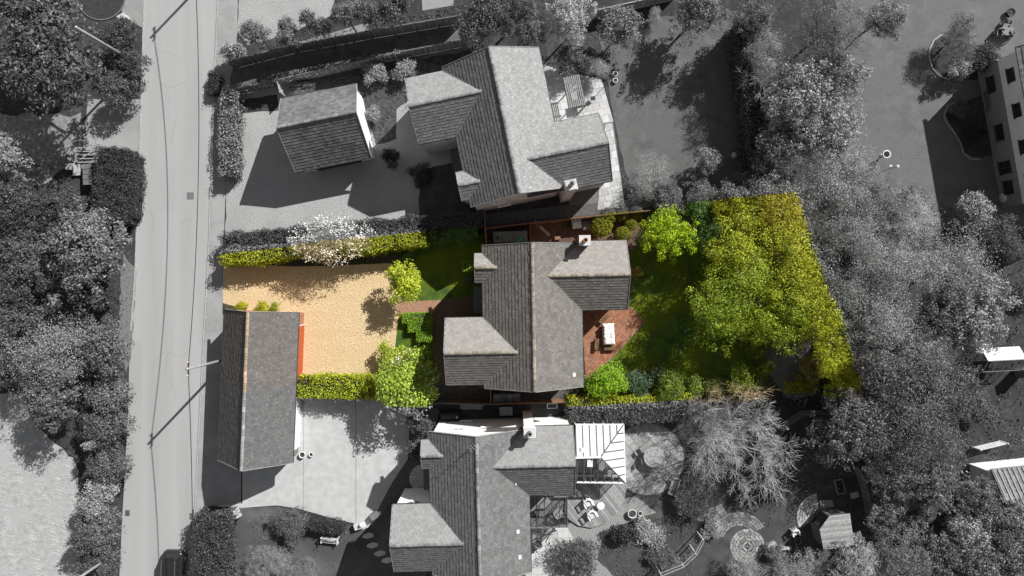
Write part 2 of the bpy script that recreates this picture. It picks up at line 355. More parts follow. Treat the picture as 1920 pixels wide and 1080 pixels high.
sheet('rough_grass', [(-20, 215), (150, 215), (165, 262), (130, 300), (90, 345), (-20, 352)], .006, M('sunlit_rough_grass', .26, .14, scale=2.5, detail=9, bump=.3), rough=.2)  # sunlit patches under the trees put into a paler ground colour
sheet('verge', [(232, 470), (256, 510), (248, 640), (238, 700), (222, 640), (225, 540)], .006, M('dry_verge', .20, .12, scale=5, detail=8, bump=.6), rough=.15)

# top: gravel yard, lane, neighbour's yard
sheet('gravel_yard', [(449, -80), (447, 62), (462, 85), (520, 72), (622, 28), (640, -80)], .006, GRAVG, rough=.1)
sheet('paved_pad', [(556, 80), (690, 42), (694, 66), (560, 96)], .008, M('pad_concrete', .25, .2, scale=4, detail=6))
sheet('paved_pad', [(790, -30), (852, -30), (850, 10), (792, 20)], .008, PAVE)
sheet('lane', [(420, 128), (860, 40), (905, 66), (880, 92), (440, 188), (418, 190)], .008, PATHG, rough=.1)
sheet('gravel_drive', [(425, 186), (522, 150), (700, 120), (860, 130), (905, 330), (908, 428), (780, 424), (423, 446)], .006, GRAVG, rough=.06)
sheet('planting_bed', [(560, 140), (770, 100), (830, 130), (745, 205), (742, 262), (704, 272), (672, 165), (575, 170)], .010, M('grey_bed', .085, .04, scale=3, detail=9, bump=.9, bscale=12), rough=.1)
sheet('planting_bed', [(442, 190), (520, 176), (524, 206), (452, 212)], .010, M('grey_bed_b', .06, .03, scale=3, detail=9, bump=.9), rough=.1)
sheet('lawn', [(786, 318), (876, 300), (906, 396), (902, 424), (786, 418)], .010, LAWND, rough=.08)
sheet('lawn', [(1120, 40), (1395, 20), (1420, 345), (1190, 395), (1150, 220)], .006, M('grey_turf', .135, .085, scale=1.0, detail=9, bump=.9, bscale=24, c3=.11, scale3=.4), rough=.1)
sheet('lawn', [(1570, -60), (1960, -60), (1960, 430), (1620, 430), (1560, 250)], .006, M('grey_turf_b', .15, .11, scale=.9, detail=9, bump=.9, bscale=24, c3=.13, scale3=.3), rough=.1)
sheet('path', [(905, 402), (1065, 385), (1180, 375), (1170, 398), (1000, 412), (908, 424)], .008, M('side_path', .11, .08, scale=3, detail=7), rough=.04)
sheet('garden_room_ground', [(1020, 60), (1120, 60), (1140, 150), (1030, 150)], .007, M('bed_c', .07, .03, scale=3, detail=9, bump=.9), rough=.1)

# the sold plot
sheet('gravel_drive', [(418, 494), (560, 500), (735, 494), (742, 545), (757, 572), (748, 602), (740, 660), (700, 706), (556, 706), (556, 586), (470, 584), (418, 568)], .010, GRAVS, rough=.04)
sheet('lawn', [(735, 490), (800, 455), (905, 440), (908, 600), (815, 592), (740, 592), (757, 572), (742, 545)], .006, LAWN, rough=.04)
sheet('lawn', [(748, 588), (820, 588), (820, 700), (700, 706), (740, 660)], .007, LAWN, rough=.04)
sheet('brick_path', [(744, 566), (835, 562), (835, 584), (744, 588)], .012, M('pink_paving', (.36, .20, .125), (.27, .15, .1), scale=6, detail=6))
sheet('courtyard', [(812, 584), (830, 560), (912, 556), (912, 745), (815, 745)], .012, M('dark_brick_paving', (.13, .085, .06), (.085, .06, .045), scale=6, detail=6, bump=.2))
sheet('lawn', [(1100, 465), (1300, 440), (1440, 420), (1470, 600), (1420, 735), (1100, 745)], .006, LAWN, rough=.06)
pt = sheet('patio', [(1090, 580), (1182, 576), (1208, 603), (1150, 668), (1098, 710)], .012, M('brick_patio', (.33, .145, .08), (.24, .10, .06), scale=5, detail=6, bump=.25, bscale=24))
def paver_field(parent, poly, w, h, ang, z0, z1, mat, seed=1):
    rnd = random.Random(seed); ca, sa = math.cos(ang), math.sin(ang); cx = sum(p[0] for p in poly) / len(poly); cy = sum(p[1] for p in poly) / len(poly); R = max(math.hypot(p[0] - cx, p[1] - cy) for p in poly); m = MB()
    for j in range(-int(R / h) - 1, int(R / h) + 2):
        for i in range(-int(R / w) - 2, int(R / w) + 3):
            x = (i + .5 * (j % 2)) * w; y = j * h; g_ = .006
            c = clip_convex([(cx + p * ca - q * sa, cy + p * sa + q * ca) for p, q in ((x + g_, y + g_), (x + w - g_, y + g_), (x + w - g_, y + h - g_), (x + g_, y + h - g_))], poly)
            if len(c) > 2: m.prism(c, z0, z1 + rnd.uniform(-.004, .004), rnd.random())
    return prop(m.build('brick_pavers', mat, parent), kind='stuff')
BPV = M('patio_brick', (.36, .16, .085), (.25, .105, .06), scale=3, detail=7, vamp=.3, c3=(.28, .14, .09), scale3=.8)
paver_field(pt, px([(1090, 580), (1182, 576), (1208, 603), (1150, 668), (1098, 710)]), .23, .115, .78, .02, .05, BPV)
bp_ = px([(1182, 576), (1208, 603), (1150, 668), (1098, 710)]); 
for a, b in zip(bp_[:-1], bp_[1:]):
    A = Vector((*a, .03)); B = Vector((*b, .03)); n = int((B - A).length / .23)
    for i in range(n): beam('edging_brick', A + (B - A) * (i / n), A + (B - A) * ((i + .93) / n), .11, .07, WALLB, pt)
sheet('side_yard', [(906, 424), (1110, 402), (1210, 392), (1190, 470), (908, 470)], .008, M('side_brick', (.135, .08, .058), (.08, .05, .04), scale=4, detail=8, bump=.4), rough=.03)
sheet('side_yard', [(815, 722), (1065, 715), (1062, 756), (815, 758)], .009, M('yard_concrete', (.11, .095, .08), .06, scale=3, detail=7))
sheet('garden_path', [(1415, 640), (1450, 612), (1520, 640), (1530, 735), (1470, 745), (1445, 700)], .010, M('slate_chips', (.17, .16, .155), (.10, .10, .10), scale=10, detail=6, bump=.6, bscale=14), rough=.12)

# bottom drive, gardens
cd = prop(link(bpy.data.objects.new('concrete_drive', None)), kind='structure')
for poly in ([(378, 948), (455, 944), (455, 742), (569, 742), (569, 955), (520, 947), (455, 952)], [(569.6, 742), (667, 742), (667, 981), (640, 976), (569.6, 956)], [(667.8, 742), (770, 742), (765, 860), (735, 905), (690, 990), (667.8, 983)]):
    m = MB(); m.prism(px(poly), -.05, .062); m.build('concrete_bay', CONC, cd)
sheet('lawn', [(360, 955), (455, 952), (520, 950), (600, 972), (690, 994), (760, 880), (800, 870), (800, 1160), (360, 1160)], .006, M('grey_turf_c', .125, .075, scale=1.2, detail=9, bump=.9, bscale=24, c3=.065), rough=.1)
sheet('path', [(770, 745), (825, 770), (800, 870), (760, 905), (700, 985), (688, 990), (735, 900), (766, 860)], .017, M('dark_path', .10, .07, scale=3, detail=7), rough=.04)
stp = prop(link(bpy.data.objects.new('circular_step', None)), kind='structure')
for r0, r1, z in ((0, 15, .085), (15.3, 22, .08), (22.3, 27, .075)):
    k = 10
    for i in range(k):
        a0 = 90 + 180 * i / k + .8; a1 = 90 + 180 * (i + 1) / k - .8
        q = [(795 + r1 * math.cos(math.radians(a)), 897 + r1 * math.sin(math.radians(a))) for a in (a0, (a0 + a1) / 2, a1)] + [(795 + r0 * math.cos(math.radians(a)), 897 + r0 * math.sin(math.radians(a))) for a in (a1, a0)]
        if r0 == 0: q = q[:-1]
        m = MB(); m.prism(px(q), 0, z + (i % 3) * .003, (i * .37) % 1); m.build('paving_stone', SLAB, stp)
sp = prop(link(bpy.data.objects.new('stepping_stones', None)), kind='structure'); rs = random.Random(3)
for x, y in ((690, 1004), (698, 1022), (712, 1037), (726, 1050), (676, 988)):
    q = [(x + dx * 11, y + dy * 6) for dx, dy in ((-.8, -.3), (.2, -1), (1, -.5), (.9, .4), (-.1, 1), (-1, .5))]
    m = MB(); m.prism(px(q), 0, .07, rs.random()); m.build('stepping_stone', SLAB, sp)
sheet('lawn', [(1000, 795), (1500, 760), (1650, 800), (1650, 1160), (1000, 1160)], .005, LAWND, rough=.1)
sheet('gravel_path', [(1062, 985), (1150, 940), (1190, 930), (1230, 960), (1160, 985), (1130, 1010), (1120, 1050), (1160, 1090), (1060, 1160), (985, 1160), (985, 985)], .010, M('pale_shingle', .33, .17, scale=20, detail=4, bump=.7, bscale=14, voronoi=True, contrast=(.3, .7)), rough=.1)

# paving one can pick apart
pat = prop(mesh_obj('patio', [(x, y, .012) for x, y in px([(1005, 110), (1128, 150), (1150, 228), (1172, 390), (1070, 400), (1045, 235)])], [(0, 1, 2, 3, 4, 5)], GREYP), kind='structure')
if pat.data.polygons[0].normal.z < 0: pat.data.flip_normals()
paving(pat, 'paving_slab', px([(1010, 120), (1128, 150), (1150, 228), (1040, 250)]), .6, .6, .2, .013, .05, SLAB, gap=.008, seed=2)
paving(pat, 'paving_slab', px([(1135, 232), (1147, 230), (1172, 388), (1120, 394)]), .6, .6, .2, .013, .05, SLAB, gap=.008, seed=3)
ter = prop(link(bpy.data.objects.new('terrace', None)), kind='structure')
paving(ter, 'paving_slab', px([(990, 985), (1062, 985), (1075, 1010), (1020, 1100), (985, 1100)]), .95, .62, .03, 0, .05, SLAB, gap=.012, seed=5)
cp = prop(link(bpy.data.objects.new('round_patio', None)), kind='structure')
mb = MB(); mb.prism(px(circle(1214, 860, 69, 48)), 0, .06); mb.build('bed', GREYP, cp)
paving(cp, 'flagstone', px(circle(1214, 860, 67, 48)), 1.25, .62, math.radians(-52), .061, .10, STONE, gap=.013, seed=6)
dk = prop(link(bpy.data.objects.new('timber_deck', None)), kind='structure')
dpoly = px([(1062, 925), (1075, 890), (1170, 890), (1176, 912), (1170, 940), (1155, 965), (1135, 982), (1110, 990), (1085, 986), (1068, 975), (1058, 962)], .22)
mb = MB(); mb.prism([(x * .995, y * .995) for x, y in dpoly], .0, .17); mb.build('deck_frame', FRAME, dk)
cxd, cyd = sum(p[0] for p in dpoly) / len(dpoly), sum(p[1] for p in dpoly) / len(dpoly); ang = math.radians(-52); rd = random.Random(2)
for k in range(-18, 19):
    y = k * .145 * 1.6; hw = .107
    q = [(-6, y - hw), (6, y - hw), (6, y + hw), (-6, y + hw)]
    q = [(cxd + a * math.cos(ang) - b * math.sin(ang), cyd + a * math.sin(ang) + b * math.cos(ang)) for a, b in q]
    c = clip_convex(q, dpoly)
    if len(c) > 2: m = MB(); m.prism(c, .172, .20 + rd.uniform(-.004, .004), rd.random()); m.build('plank', DECKM, dk)
# curved brick path and the coiled brick circle, laid course by course
def ring_bricks(root, cx, cy, r0, a0, a1, bl, bw, z, mat, seed, mx=300):
    rnd = random.Random(seed); L = abs(math.radians(a1 - a0)) * r0 / PPM; n = max(2, int(L / bl))
    for i in range(n):
        s0 = a0 + (a1 - a0) * (i + .04) / n; s1 = a0 + (a1 - a0) * (i + .96) / n; w = bw * PPM
        q = [(cx + r * math.cos(math.radians(a)), cy + r * math.sin(math.radians(a))) for a, r in ((s0, r0), (s1, r0), (s1, r0 + w * .93), (s0, r0 + w * .93))]
        m = MB(); m.prism(px(q), 0, z + rnd.uniform(-.006, .006), rnd.random()); m.build('brick', mat, root)
bpth = prop(link(bpy.data.objects.new('curved_brick_path', None)), kind='structure')
for k in range(5): ring_bricks(bpth, 1325, 900, 52 + k * 5.2, 58, 152, .62, .23, .065, BRPAV, k)
for k in range(5): ring_bricks(bpth, 1385, 1015, 30 + k * 5.2, 195, 330, .5, .23, .065, BRPAV, 20 + k)
coil = prop(link(bpy.data.objects.new('brick_circle', None)), kind='structure')
for k in range(6): ring_bricks(coil, 1401, 1024, 1.5 + k * 5.3, 0, 360, .46, .23, .05, M('pale_brick_paver', .30, .20, scale=5, vamp=.35), 40 + k)
fan = prop(link(bpy.data.objects.new('cobbled_half_circle', None)), kind='structure')
for k in range(8): ring_bricks(fan, 1537, 968, 4 + k * 5.0, 150, 262, .36, .215, .05, M('pale_cobble', .46, .36, scale=5, vamp=.2), 60 + k)
sheet('grit_patch', [(1538, 940), (1560, 938), (1566, 956), (1540, 962)], .009, GRAVG, rough=.08)
def edging(name, label, pts, z=.1, w=.11):
    root = prop(link(bpy.data.objects.new(name, None)), label, 'edging')
    P = [W(x, y) for x, y in pts]
    for a, b in zip(P[:-1], P[1:]):
        n = max(1, round((b - a).length / .45))
        for i in range(n):
            p = a + (b - a) * (i / n); q = a + (b - a) * ((i + .95) / n); p.z = q.z = z / 2; beam('edging_stone', p, q, w, z, KERB, root)
def arc(cx, cy, rx, ry, a0, a1, n=12): return [(cx + rx * math.cos(math.radians(a0 + (a1 - a0) * i / n)), cy + ry * math.sin(math.radians(a0 + (a1 - a0) * i / n))) for i in range(n + 1)]
edging('bed_edging', 'curved pale stone edging of the upper bed on the right lawn', [(1764, 66), (1750, 76), (1742, 92), (1741, 108), (1747, 128), (1760, 143), (1775, 149)])
edging('bed_edging', 'winding pale stone edging of the lower bed by the cottage', [(1790, 192), (1776, 200), (1769, 216), (1773, 230), (1787, 247), (1800, 268), (1806, 288), (1818, 298), (1838, 299)])
sheet('planting_bed', [(1766, 68), (1752, 78), (1744, 100), (1750, 128), (1776, 147), (1830, 150), (1850, 90)], .010, SOIL, rough=.06)
sheet('planting_bed', [(1790, 195), (1772, 215), (1790, 248), (1808, 288), (1838, 297), (1870, 290), (1840, 180)], .010, SOIL, rough=.06)

# ------------------------------------------------------------------ roofs and houses
_rt = {}
def ridge_mesh(mat, L=.44, r=.115):
    if mat.name not in _rt:
        V = []; n = 7
        for y, rr in ((0, r * 1.0), (L * .95, r * .93)):
            V += [(rr * math.cos(math.pi * k / (n - 1)) * 1.15, y, rr * math.sin(math.pi * k / (n - 1)) * .75) for k in range(n)]
        me = []
        for s in range(3):
            mm = bpy.data.meshes.new('ridge_tile'); mm.from_pydata(V, [], [(k, k + 1, k + 1 + n, k + n) for k in range(n - 1)] + [tuple(range(n)), tuple(range(2 * n - 1, n - 1, -1))])
            a = mm.attributes.new('v', 'FLOAT', 'FACE'); a.data.foreach_set('value', [s / 2.0] * (n + 1)); mm.materials.append(mat); me.append(mm)
        _rt[mat.name] = me
    return _rt[mat.name]
def slope_tiles(root, T, y0, y1, hw, ze, zr, s, mat, gauge, width, seed, single=0, skip=None):
    """tile courses of one roof slope; the first `single` tiles are pieces of their own"""
    rnd = random.Random(seed); S = math.hypot(hw, zr - ze); u = Vector((-s * hw, 0, zr - ze)) / S; n = Vector((s * (zr - ze), 0, hw)) / S
    e0 = Vector((s * hw, 0, ze)); mb = MB(); rows = int(S / gauge); g = S / rows; cnt = 0
    protos = {}
    for i in range(rows):
        off = (i % 2) * width / 2; k = -1
        while True:
            a = y0 + off + k * width; k += 1; b = a + width
            if a >= y1: break
            a2 = max(a, y0) + .004; b2 = min(b, y1) - .004
            if b2 - a2 < .04: continue
            h0 = .045 + rnd.uniform(-.007, .010); v0 = i * g - .03 + rnd.uniform(-.008, .008); v1 = min((i + 1) * g + .03, S); val = rnd.random()
            def P(y, v, h): return e0 + u * v + n * h + Vector((0, y, 0))
            vs = [P(a2, v0, .004), P(b2, v0, .004), P(b2, v1, .002), P(a2, v1, .002), P(a2, v0, h0), P(b2, v0, h0 + rnd.uniform(-.004, .004)), P(b2, v1, .012), P(a2, v1, .012)]
            fc = [(4, 5, 6, 7), (0, 1, 5, 4), (1, 2, 6, 5), (3, 0, 4, 7)] if s > 0 else [(7, 6, 5, 4), (4, 5, 1, 0), (5, 6, 2, 1), (7, 4, 0, 3)]
            if skip and skip([T @ q for q in vs[4:]]): continue
            if single and cnt < single:
                m = MB(); m.add(vs, fc, val); m.build('slate', mat, root, T=T); cnt += 1
            else: mb.add(vs, fc, val)
    if mb.V: prop(mb.build('roof_tiles', mat, root, T=T), kind='stuff')
def gable(root, T, y0, y1, hw, ze, zr, matR, matL, ridge_mat, seed, ridge=None, gauge=.30, width=.33, single=(0, 0), verge0=True, verge1=True, wood=None, t=.13, skip=None):
    V = []
    for y in (y0, y1): V += [(-hw, y, ze), (0, y, zr), (hw, y, ze), (hw, y, ze - t), (0, y, zr - t), (-hw, y, ze - t)]
    Fc = [(0, 1, 7, 6), (1, 2, 8, 7), (2, 3, 9, 8), (3, 4, 10, 9), (4, 5, 11, 10), (5, 0, 6, 11), (5, 4, 1, 0), (4, 3, 2, 1), (6, 7, 10, 11), (7, 8, 9, 10)]
    Fc = [tuple(reversed(f)) for f in Fc]
    roof = mesh_obj('roof', [tuple(T @ Vector(p)) for p in V], Fc, FRAME, root)
    slope_tiles(roof, T, y0, y1, hw, ze, zr, 1, matR, gauge, width, seed, single[0], skip)
    slope_tiles(roof, T, y0, y1, hw, ze, zr, -1, matL, gauge, width, seed + 1, single[1], skip)
    a, b = ridge or (y0, y1); me = ridge_mesh(ridge_mat); rnd = random.Random(seed); n = max(1, round((b - a) / .45)); st = (b - a) / n
    for i in range(n):
        o = link(bpy.data.objects.new('ridge_tile', rnd.choice(me)), roof)
        o.matrix_basis = T @ Matrix.Translation((rnd.uniform(-.012, .012), a + i * st, zr + .015)) @ Matrix.Diagonal((1, st / .44, 1, 1))
    wood = wood or WOODP
    for y, use in ((y0 - .02, verge0), (y1 + .02, verge1)):
        if use:
            for s in (-1, 1): beam('barge_board', T @ Vector((s * hw, y, ze - .03)), T @ Vector((0, y, zr - .03)), .035, .2, wood, root)
    return roof
def gutter(root, T, y0, y1, hw, ze, sides=(-1, 1)):
    for s in sides: beam('gutter', T @ Vector((s * (hw + .05), y0, ze - .06)), T @ Vector((s * (hw + .05), y1, ze - .06)), .10, .08, FRAME, root)
def wall_block(root, T, y0, y1, hw, ze, zr, mat, name='wall', ov=None):
    k = (zr - ze) / hw if hw else 0; z1 = ze - .14
    V = []
    for y in (y0, y1): V += [(-hw, y, -.1), (hw, y, -.1), (hw, y, z1), (0, y, z1 + (zr - ze) * .98), (-hw, y, z1)]
    Fc = [(0, 1, 2, 3, 4), (9, 8, 7, 6, 5), (0, 5, 6, 1), (1, 6, 7, 2), (2, 7, 8, 3), (3, 8, 9, 4), (4, 9, 5, 0)]
    return mesh_obj(name, [tuple(T @ Vector(p)) for p in V], Fc, mat, root)
def window(root, p, ang, w, h, frame=None, bars=1, name='window'):
    """p: centre on the wall face, ang: direction the wall faces (root frame)"""
    frame = frame or WHITE; R = Matrix.Translation(p) @ Matrix.Rotation(ang, 4, 'Z')     # local +x points out
    m = MB(); f = .07
    m.box(-.05, .035, -w / 2, w / 2, -h / 2, -h / 2 + f); m.box(-.05, .035, -w / 2, w / 2, h / 2 - f, h / 2)
    m.box(-.05, .035, -w / 2, -w / 2 + f, -h / 2 + f, h / 2 - f); m.box(-.05, .035, w / 2 - f, w / 2, -h / 2 + f, h / 2 - f)
    for k in range(bars):
        y = -w / 2 + w * (k + 1) / (bars + 1); m.box(-.05, .03, y - .03, y + .03, -h / 2 + f, h / 2 - f)
    o = m.build(name, frame, root, T=R)
    m = MB(); m.box(-.045, .008, -w / 2 + f, w / 2 - f, -h / 2 + f, h / 2 - f); m.build('pane', DARKG, o, T=R)
    m = MB(); m.box(0.0, .12, -w / 2 - .06, w / 2 + .06, -h / 2 - .06, -h / 2); m.build('sill', frame, o, T=R)
    return o
DARKG = M('dark_window', .03, .02, rough=.08, spec=.6)
def chimney(root, x, y, z0, z1, mat, w=.8, d=.72, pots=1):
    m = MB(); m.box(x - w / 2, x + w / 2, y - d / 2, y + d / 2, z0, z1); m.box(x - w / 2 - .06, x + w / 2 + .06, y - d / 2 - .06, y + d / 2 + .06, z1 - .28, z1 - .1)
    c = m.build('chimney', mat, root)
    m = MB(); m.box(x - w / 2 - .03, x + w / 2 + .03, y - d / 2 - .03, y + d / 2 + .03, z1, z1 + .06); m.build('chimney_cap', WALLG, c)
    m = MB(); m.lathe([(.17, .06), (.15, .5), (.19, .52), (.19, .6), (.12, .6), (.11, .3)], (x, y, z1), 14); m.build('chimney_pot', TERRA, c)
    return c
HL, HW_, HE, HR = 11.2, 3.85, 5.4, 7.8
def house(label, loc, rz, mir, wall, tR, tL, tUp, tDn, ridge_mat, seed, wallN=None, single=150):
    h = thing('house', label, 'house', loc, rz); I = Matrix.Identity(4); y1 = HL / 2
    gable(h, I, -y1, y1, HW_, HE, HR, tR, tL, ridge_mat, seed)
    wall_block(h, I, -y1 + .12, y1 - .12, HW_ - .3, HE, HR - .16, wall)
    pitch = (HR - HE) / HW_
    def wing(xend, yc, hw, nm, sng, seedw):
        s = 1 if xend > 0 else -1; zr = HE + hw * pitch; x0 = (HR - zr) / pitch      # where its ridge meets the main slope
        # local y runs outwards along the wing's ridge
        T = Matrix.Translation((0, yc, 0)) @ Matrix.Rotation(-s * math.pi / 2, 4, 'Z')
        L = abs(xend); up_is = -s                                                 # side of local x that faces +y
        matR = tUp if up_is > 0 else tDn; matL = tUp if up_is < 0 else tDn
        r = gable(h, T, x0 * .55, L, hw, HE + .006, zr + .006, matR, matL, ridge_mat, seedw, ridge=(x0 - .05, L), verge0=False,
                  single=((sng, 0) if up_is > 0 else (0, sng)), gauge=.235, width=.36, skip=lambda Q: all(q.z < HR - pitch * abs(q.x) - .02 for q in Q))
        wall_block(h, T, HW_ - .6, L - .12, hw - .28, HE, zr - .16, wall)
        for q in (-1, 1):
            a = Vector((s * x0, yc, zr + .03)); b = Vector((s * HW_, yc + q * hw, HE + .05)); beam('valley_flashing', a, b, .12, .03, LEAD, r)
        gutter(h, T, HW_ + .05, L, hw, HE)
        return T, zr
    wing(7.45, 3.1 * mir, 2.66, 'rear', single, seed + 10)
    wing(-6.85, -2.68 * mir, 2.6, 'front', single, seed + 20)
    wing(-4.45, 3.84 * mir, 1.1, 'bay', 0, seed + 30)
    # eaves gutters of the main roof where it is free
    lo, hi = sorted((-y1 * mir, .44 * mir)); gutter(h, I, lo, hi, HW_, HE, (1,))
    lo, hi = sorted((-.05 * mir, 2.7 * mir)); gutter(h, I, lo, hi, HW_, HE, (-1,))
    chimney(h, 4.0, 5.72 * mir, -.1, 7.35, wallN or wall)
    W1 = HW_ - .3
    for yy in (-4.2, -1.6): window(h, (W1, yy * mir, 4.2), 0, 1.3, 1.1); window(h, (W1, yy * mir, 1.5), 0, 1.6, 1.3, bars=2)
    for yy in (1.2,): window(h, (-W1, yy * mir, 4.2), math.pi, 1.2, 1.1); 
    e = -y1 + .12; a = -math.pi / 2 * mir
    window(h, (1.3, e * mir, 4.3), a, .8, .8); window(h, (-1.4, e * mir, 1.6), a, .9, 1.0)
    for xx, zz, ww in ((-1.6, 4.2, .9), (.6, 4.3, .8), (-1.2, 1.6, 1.0)): window(h, (xx, -e * mir, zz), -a, ww, .8)
    for xx in (5.4,): window(h, (xx, (3.1 + 2.38) * mir, 4.2), -a, 1.0, .9); window(h, (xx + .2, (3.1 - 2.38) * mir, 4.2), a, 1.0, 1.0)
    for z in (1.5, 4.2): window(h, (7.33, 3.1 * mir, z), 0, 1.8, 1.2, bars=2); window(h, (-6.73, -2.68 * mir, z), math.pi, 1.8, 1.2, bars=2); window(h, (-4.33, 3.84 * mir, z), math.pi, 1.1, 1.2)
    window(h, (-5.4, (-2.68 + 2.32) * mir, 4.2), -a, 1.0, 1.0)
    d = box('door', (.08, 1.0, 2.05), (-W1 - .03, 1.0 * mir, 1.03), FRAME, h); box('handle', (.6, .03, .05), (-.7, .38, 0), CHROME, d)
    m = MB(); m.box(-HW_ - .9, -HW_ + .32, .2 * mir - .0 if mir > 0 else -2.4, 2.4 if mir > 0 else -.2, 2.45, 2.6); m.build('porch_roof', BLUEGR, h)
    return h
cpx = lambda x, y: (x / PPM, -y / PPM, 0)
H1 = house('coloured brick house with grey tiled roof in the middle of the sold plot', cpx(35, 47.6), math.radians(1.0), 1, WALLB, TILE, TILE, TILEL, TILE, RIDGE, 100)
H2 = house('tilted grey roofed house above the sold plot with pale rear slope', cpx(-12.6, -273.6), math.radians(11.6), -1, WALLG, TILEP, TILE, TILEP, TILE, RIDGE, 200)
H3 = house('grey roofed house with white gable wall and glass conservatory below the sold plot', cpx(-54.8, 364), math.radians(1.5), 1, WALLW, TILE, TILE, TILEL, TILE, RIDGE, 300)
def aerial(root, x, y, z, lean=0.3, rz=0.0, n=7):
    m = MB(); m.tube([(x, y, z - 1.6), (x, y, z)], [.022, .022], 6)
    ca, sa = math.cos(rz), math.sin(rz)
    m.tube([(x - .7 * ca, y - .7 * sa, z), (x + .7 * ca, y + .7 * sa, z)], [.016, .016], 5)
    for k in range(n):
        t = -.65 + 1.3 * k / (n - 1); l = .22 + .05 * (k % 2); m.tube([(x + t * ca + l * sa, y + t * sa - l * ca, z), (x + t * ca - l * sa, y + t * sa + l * ca, z)], [.011, .011], 4)
    m.build('television_aerial', METAL, root)
aerial(H3, .1, 5.35, 8.9, rz=.7); aerial(H2, 4.0, -5.7, 9.0, rz=-.5)
# roof vents and snow-white patches on the lower house
for x, z_ in ((3.3, 0), ):
    pass
for hh, x, y in ((H3, 2.9, -2.2), (H3, 2.9, 1.6), (H3, 3.0, -4.2), (H1, 3.1, -4.6)):
    z = HR - (HR - HE) / HW_ * x; box('roof_vent', (.28, .3, .14), (x, y, z + .06), OFFW if hh is H1 else WALLG, hh, ry=math.atan((HR - HE) / HW_))

# ---- garages
def garage(name, label, loc, rz, L, hw, ze, zr, wall, tile, ridge_mat, seed, inset=(.35, .42), wallE=None):
    g = thing(name, label, 'garage', loc, rz); I = Matrix.Identity(4)
    gable(g, I, -L / 2, L / 2, hw, ze, zr, tile, tile, ridge_mat, seed, gauge=.27, width=.3)
    k = (zr - ze) / hw
    V = []; a, b = -(hw - inset[0]), hw - inset[1]; zt = lambda x: zr - .16 - k * abs(x)
    for y in (-L / 2 + .15, L / 2 - .15): V += [(a, y, -.1), (b, y, -.1), (b, y, zt(b)), (0, y, zt(0)), (a, y, zt(a))]
    mesh_obj('wall', V, [(0, 1, 2, 3, 4), (9, 8, 7, 6, 5), (0, 5, 6, 1), (1, 6, 7, 2), (2, 7, 8, 3), (3, 8, 9, 4), (4, 9, 5, 0)], wall, g)
    gutter(g, I, -L / 2, L / 2, hw, ze); return g, b
SG, bx_ = garage('shared_garage', 'long steep roofed garage by the road split between two plots', cpx(-451.3, 174.5), math.radians(-2.35), 12.36, 3.03, 3.0, 5.9, WALLBG, TILEG, RIDGEG, 400)
def garage_door(root, x, yc, w, h, mat, n=9):
    d = box('garage_door', (.05, w, h), (x + .03, yc, h / 2), mat, root)
    for k in range(n):
        box('door_panel', (.6, .994, .88 / n), (.5, 0, -.5 + (k + .5) / n), mat, d)
    m = MB(); m.box(x, x + .10, yc - w / 2 - .09, yc - w / 2, 0, h + .09); m.box(x, x + .10, yc + w / 2, yc + w / 2 + .09, 0, h + .09); m.build('door_frame', OFFW, root)
garage_door(SG, bx_, 2.74, 4.4, 2.1, DOORO); garage_door(SG, bx_, -3.3, 4.3, 2.1, WHITE)
TG, bx2 = garage('detached_garage', 'detached white gabled garage on the upper grey gravel drive', cpx(-332.4, -286), math.radians(-78.7), 6.34, 3.05, 2.75, 5.6, WALLW, M('grey_garage_tile', .135, .10, scale=2.5, detail=7, vamp=.25, bump=.15, c3=.15, scale3=.5), RIDGE, 500, inset=(.35, .4))
garage_door(TG, bx2, 0, 3.9, 2.1, DARK)

# ---- cottage at the right edge
ck = thing('cottage', 'brick and white rendered cottage at the right edge with dark windows', 'cottage', cpx(893 + 88, -296), math.radians(10))
m = MB(); m.box(-4.05, 4.05, -6.1, 6.1, -.1, 2.4); m.build('brick_storey', M('grey_brick', .30, .19, scale=9, detail=4, bump=.3), ck)
m = MB(); m.box(-3.98, 3.98, -6.04, 6.04, 2.4, 4.85); m.build('rendered_storey', WALLW, ck)
gable(ck, Matrix.Identity(4), -6.3, 6.3, 4.25, 4.9, 7.4, PANT, PANT, RIDGE, 600, gauge=.33, width=.24)
for y, z, w, h_ in ((4.3, 1.4, 1.4, .85), (.2, 1.4, 1.4, .85), (-2.8, 1.3, 1.1, 1.3), (-4.5, 1.3, 1.2, 1.0)): window(ck, (-4.05, y, z), math.pi, w, h_, FRAME)
for y in (4.4, 1.5, -1.5, -4.3): window(ck, (-3.98, y, 3.6), math.pi, 1.15, .75, FRAME)
# ---- outbuilding bottom right
ob = thing('outbuilding', 'white walled outbuilding with striped pantile roof at the lower right edge', 'outbuilding', W(1890, 905), math.radians(6))
m = MB(); m.box(-3.2, 5.5, -3.6, 2.0, -.1, 2.45); m.build('wall', WALLW, ob)
T = Matrix.Translation((0, -.8, 0)) @ Matrix.Rotation(-math.pi / 2, 4, 'Z')
gable(ob, T, -3.0, 5.6, 2.95, 2.5, 4.2, PANT, PANT, RIDGE, 700, gauge=.33, width=.24)
for k in range(22): beam('pantile_roll', T @ Vector((-2.95, -2.9 + k * .4, 2.58)), T @ Vector((-.1, -2.9 + k * .4, 4.22)), .09, .07, M('roll', .30, .24, scale=4), ob)
